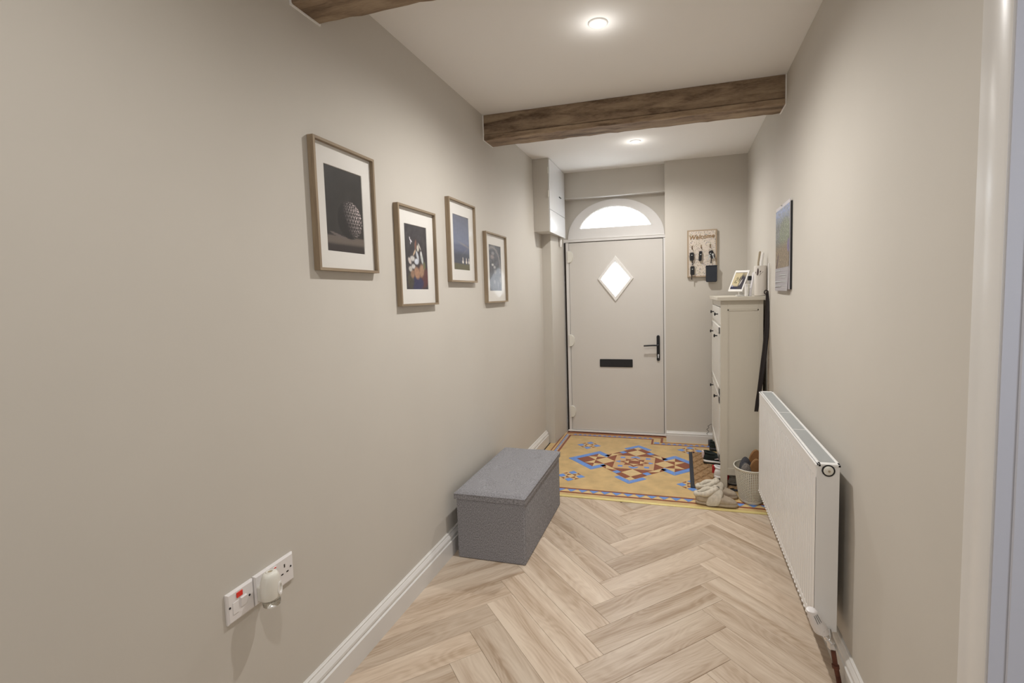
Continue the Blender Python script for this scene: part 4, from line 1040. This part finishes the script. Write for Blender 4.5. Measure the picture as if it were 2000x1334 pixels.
# upright footwear in the basket
def sole_outline(L, w, n=28):
    out = []
    for k in range(n):
        s = 2*math.pi*k/n; yy = -math.cos(s); wd = w*(.5+.09*yy-.06*math.exp(-((yy+.1)/.35)**2))
        out.append((wd*math.sin(s)*(1-.12*abs(yy)**6), L/2*yy))
    return out
def upright(name, x, y, z0, L, w, th, lab, m1, m2, rx=0, rz=0, puff=False):
    tt = thing(name, (x, y, z0), lab, 'footwear', 'slippers standing in the basket')
    o_ = sole_outline(L, w)
    MT = Matrix.Translation((x, y, z0+L/2)) @ Matrix.Rotation(rz, 4, 'Z') @ Matrix.Rotation(rx, 4, 'X')
    bm = B(); prism(bm, o_, 'Y', 0, th*.45, inset=.002); xf(bm, MT); obj('sole', bm, m2, tt)
    bm = B()
    if puff:
        rings = [[(p[0]*s_, -th*q, p[1]*s_) for p in o_] for q, s_ in ((0, .98), (.3, 1.0), (.7, .9), (1.0, .62), (1.08, .3))]; loft(bm, rings)
    else:
        prism(bm, shrink(o_, .004), 'Y', 0, -th*.25, inset=.002)
    xf(bm, MT); obj('upper' if puff else 'footbed', bm, m1, tt, smooth=bool(puff))
upright('knitted_slipper', 1.672, 3.500, .014, .262, .080, .030, 'grey fluffy knitted slipper upright at the front of the basket', M['greyfluff'], M['darkfluff'], R(6), R(10), True)
upright('felt_slipper', 1.680, 3.560, .014, .278, .085, .030, 'dark grey felt slipper behind the fluffy grey one in the basket', M['darkfluff'], M['darkfluff'], R(3), R(5), True)
upright('leather_sandal', 1.740, 3.495, .014, .292, .100, .020, 'brown leather sandal sole upright at the front right of the basket', M['tanleather'], M['tanedge'], R(5), R(4))
upright('leather_sandal', 1.746, 3.560, .014, .335, .105, .020, 'taller brown leather sandal sole at the back right of the basket', M['tanleather'], M['tanedge'], R(2), R(3))

# ------------------------------------------------------------ slippers on the floor
def footring(x, w, zl, zh, n=20, flat=.35):
    out = []
    for k in range(n):
        s = 2*math.pi*k/n; cy = math.cos(s); sz = math.sin(s)
        z = (zl+zh)/2+(zh-zl)/2*(abs(sz)**(.7 if sz > 0 else flat))*(1 if sz > 0 else -1)
        out.append((x, w*(abs(cy)**.8)*(1 if cy > 0 else -1), z))
    return out
def slipper(x, y, rz, lab, sc=1):
    tt = thing('fleece_slipper', (x, y, 0), lab, 'slipper', 'cream fleece slippers on the tiles')
    MT = Matrix.Translation((x, y, 0)) @ Matrix.Rotation(rz, 4, 'Z') @ Matrix.Scale(sc, 4)
    # sole: x 0 (heel) .. .275 (toe)
    bm = B(); rings = [footring(xx, ww, .003, zh, flat=.3) for xx, ww, zh in ((.0, .012, .020), (.008, .030, .027), (.03, .041, .030), (.08, .042, .030), (.14, .046, .031), (.20, .051, .031), (.245, .044, .030), (.268, .028, .026), (.277, .010, .020))]
    loft(bm, rings); xf(bm, MT); subsurf(obj('sole', bm, M['suede'], tt), 1)
    bm = B(); rings = [footring(xx, ww, .015, zh) for xx, ww, zh in ((.112, .040, .088), (.135, .045, .086), (.165, .048, .076), (.20, .049, .062), (.235, .042, .050), (.258, .030, .040), (.270, .014, .030))]
    loft(bm, rings); xf(bm, MT); subsurf(obj('toe_upper', bm, M['suede'], tt), 1)
    # heel counter
    bm = B(); V = []
    for k in range(19):
        a2 = R(90+180*k/18); cxx, cyy = .05, 0; V.append([((cxx+.048*math.cos(a2)*q), cyy+.040*math.sin(a2)*q, z) for q, z in ((1, .018), (1.06, .045), (.98, .066), (.86, .068), (.80, .03))])
    V.append([(.13, -.040*1, .018), (.13, -.042, .05), (.13, -.039, .075), (.13, -.034, .078), (.13, -.03, .03)]); V.insert(0, [(.13, .040, .018), (.13, .042, .05), (.13, .039, .075), (.13, .034, .078), (.13, .03, .03)])
    loft(bm, V); xf(bm, MT); subsurf(obj('heel', bm, M['suede'], tt), 1)
    # fluffy collar loop around the opening
    rs = random.Random(int(x*1000+y*77)); bm = B(); path = []; rad = []
    for k in range(29):
        a2 = 2*math.pi*k/28; px = .070+.066*math.cos(a2); py = .036*math.sin(a2); f = (px-.004)/.13
        path.append((px, py, .068+.045*max(0, f)**1.5+.003*math.sin(a2*5))); rad.append(.0165+.0035*math.sin(a2*4+1)+.003*f)
    tube(bm, path, rad, 10, cap=False); 
    for v in bm.verts: v.co += Vector((rs.uniform(-1, 1), rs.uniform(-1, 1), rs.uniform(-1, 1)))*.0012
    xf(bm, MT); subsurf(obj('collar', bm, M['fluff'], tt), 1)
    # broad folded fleece band over the instep
    bm = B(); rings = []
    for xx, ww, zh, tt_ in ((.078, .038, .100, 0), (.084, .048, .119, 0), (.105, .053, .124, 0), (.135, .055, .117, 0), (.160, .053, .098, 0), (.166, .047, .086, 0)):
        ring = []
        for k in range(25):
            a2 = R(-18+216*k/24); ring.append((xx+.018*math.sin(a2)-.004*k/24+rs.uniform(-1, 1)*.0012, ww*math.cos(a2), .034+(zh-.034)*max(-.4, math.sin(a2))+rs.uniform(-1, 1)*.001))
        rings.append(ring)
    inner = [[(p[0], p[1]*.82, .03+(p[2]-.03)*.85) for p in r2] for r2 in rings]
    allr = rings+inner[::-1]; allr.append(rings[0]); loft(bm, allr, cap=False, closed=False)
    bmesh.ops.remove_doubles(bm, verts=bm.verts, dist=1e-6)
    xf(bm, MT); subsurf(obj('fleece_band', bm, M['fluff'], tt), 1)
    bm = B(); loft(bm, [footring(xx, ww, .028, zh) for xx, ww, zh in ((.015, .020, .040), (.04, .034, .042), (.10, .036, .044), (.13, .034, .050))]); xf(bm, MT); subsurf(obj('fleece_lining', bm, M['fluff'], tt), 1)
slipper(1.347, 3.412, R(-4), 'cream fleece slipper nearest the brass strip, toe pointing right', .98)
slipper(1.362, 3.545, R(0), 'cream fleece slipper behind its pair, against the doormat corner', .98)

# ------------------------------------------------------------ sneakers under the cabinet
def sneaker(x, y, rz, base, lab, body, sole, accent, outs, L=.28):
    tt = thing('sneaker', (x, y, base), lab, 'shoe', 'shoes under the cabinet')
    s = L/.28; MT = Matrix.Translation((x, y, base)) @ Matrix.Rotation(rz, 4, 'Z') @ Matrix.Scale(s, 4)
    def part(nm, rings, m_, sub=1):
        bm = B(); loft(bm, rings); xf(bm, MT); return subsurf(obj(nm, bm, m_, tt), sub)
    S_ = ((.0, .012), (.010, .032), (.035, .040), (.09, .038), (.15, .043), (.21, .050), (.255, .042), (.275, .025), (.283, .010))
    part('outsole', [footring(a_2, w, .0005, .013, flat=.3) for a_2, w in S_], outs)
    part('midsole', [footring(a_2, w*1.03, .010, .034-.010*(a_2/.28), flat=.3) for a_2, w in S_], sole)
    part('upper', [footring(a_2, w*.93, .022, zh) for (a_2, w), zh in zip(S_, (.05, .082, .085, .080, .078, .064, .052, .042, .034))], body)
    bm = B(); tube(bm, [(.055+.048*math.cos(R(24*k)), .028*math.sin(R(24*k)), .083+.010*(-math.cos(R(24*k)))) for k in range(16)], .0085, 8, cap=False); xf(bm, MT); obj('collar', bm, body, tt, smooth='all')
    bm = B(); box(bm, -.010, .012, -.020, .020, .042, .098, .006, 2); xf(bm, MT); obj('heel_tab', bm, accent, tt, smooth=True)
    for k in range(5):
        xx = .115+.019*k; zz = .082-.0055*k; bm = B(); tube(bm, [(xx, -.022, zz-.010), (xx+.004, 0, zz+.002), (xx, .022, zz-.010)], .003, 6); xf(bm, MT); obj('lace', bm, sole, tt)
    bm = B(); prism(bm, [(.09, .045), (.14, .062), (.20, .040), (.14, .048)], 'Y', -.0475, -.040); xf(bm, MT); obj('side_flash', bm, accent, tt)
sneaker(1.432, 4.215, R(-6), .014, 'black mesh sneaker with white midsole and pale heel, poking out from the cabinet', M['mesh'], M['whiterub'], M['pinkfab'], M['mesh'])
sneaker(1.500, 4.590, R(-3), .003, 'dark grey sneaker furthest back by the end wall skirting', M['mesh'], M['darkfluff'], M['darkfluff'], M['mesh'], .26)
sneaker(1.492, 3.865, R(-6), .014, 'white sneaker with red panel just behind the near cabinet leg', M['whiterub'], M['whiterub'], M['redfab'], M['darkfluff'])
sneaker(1.585, 3.765, R(-2), .014, 'grey sneaker seen under the cabinet side rail by the basket', M['greyfab'], M['greyfab'], M['redfab'], M['blackmatt'], .215)
# coiled black strap hanging from the far cabinet edge
bm = B(); tube(bm, [(1.488+.009*math.sin(k*.9), 4.60+.006*math.cos(k*.9), .215-.0055*k) for k in range(15)], .0018, 6)
tube(bm, [(1.488, 4.606, .213), (1.512, 4.60, .235), (1.531, 4.60, .235)], .0018, 6)
obj('coiled_cord', bm, M['black'], smooth=True, label='small coiled black cord hanging from the far edge of the shoe cabinet', cat='cord')
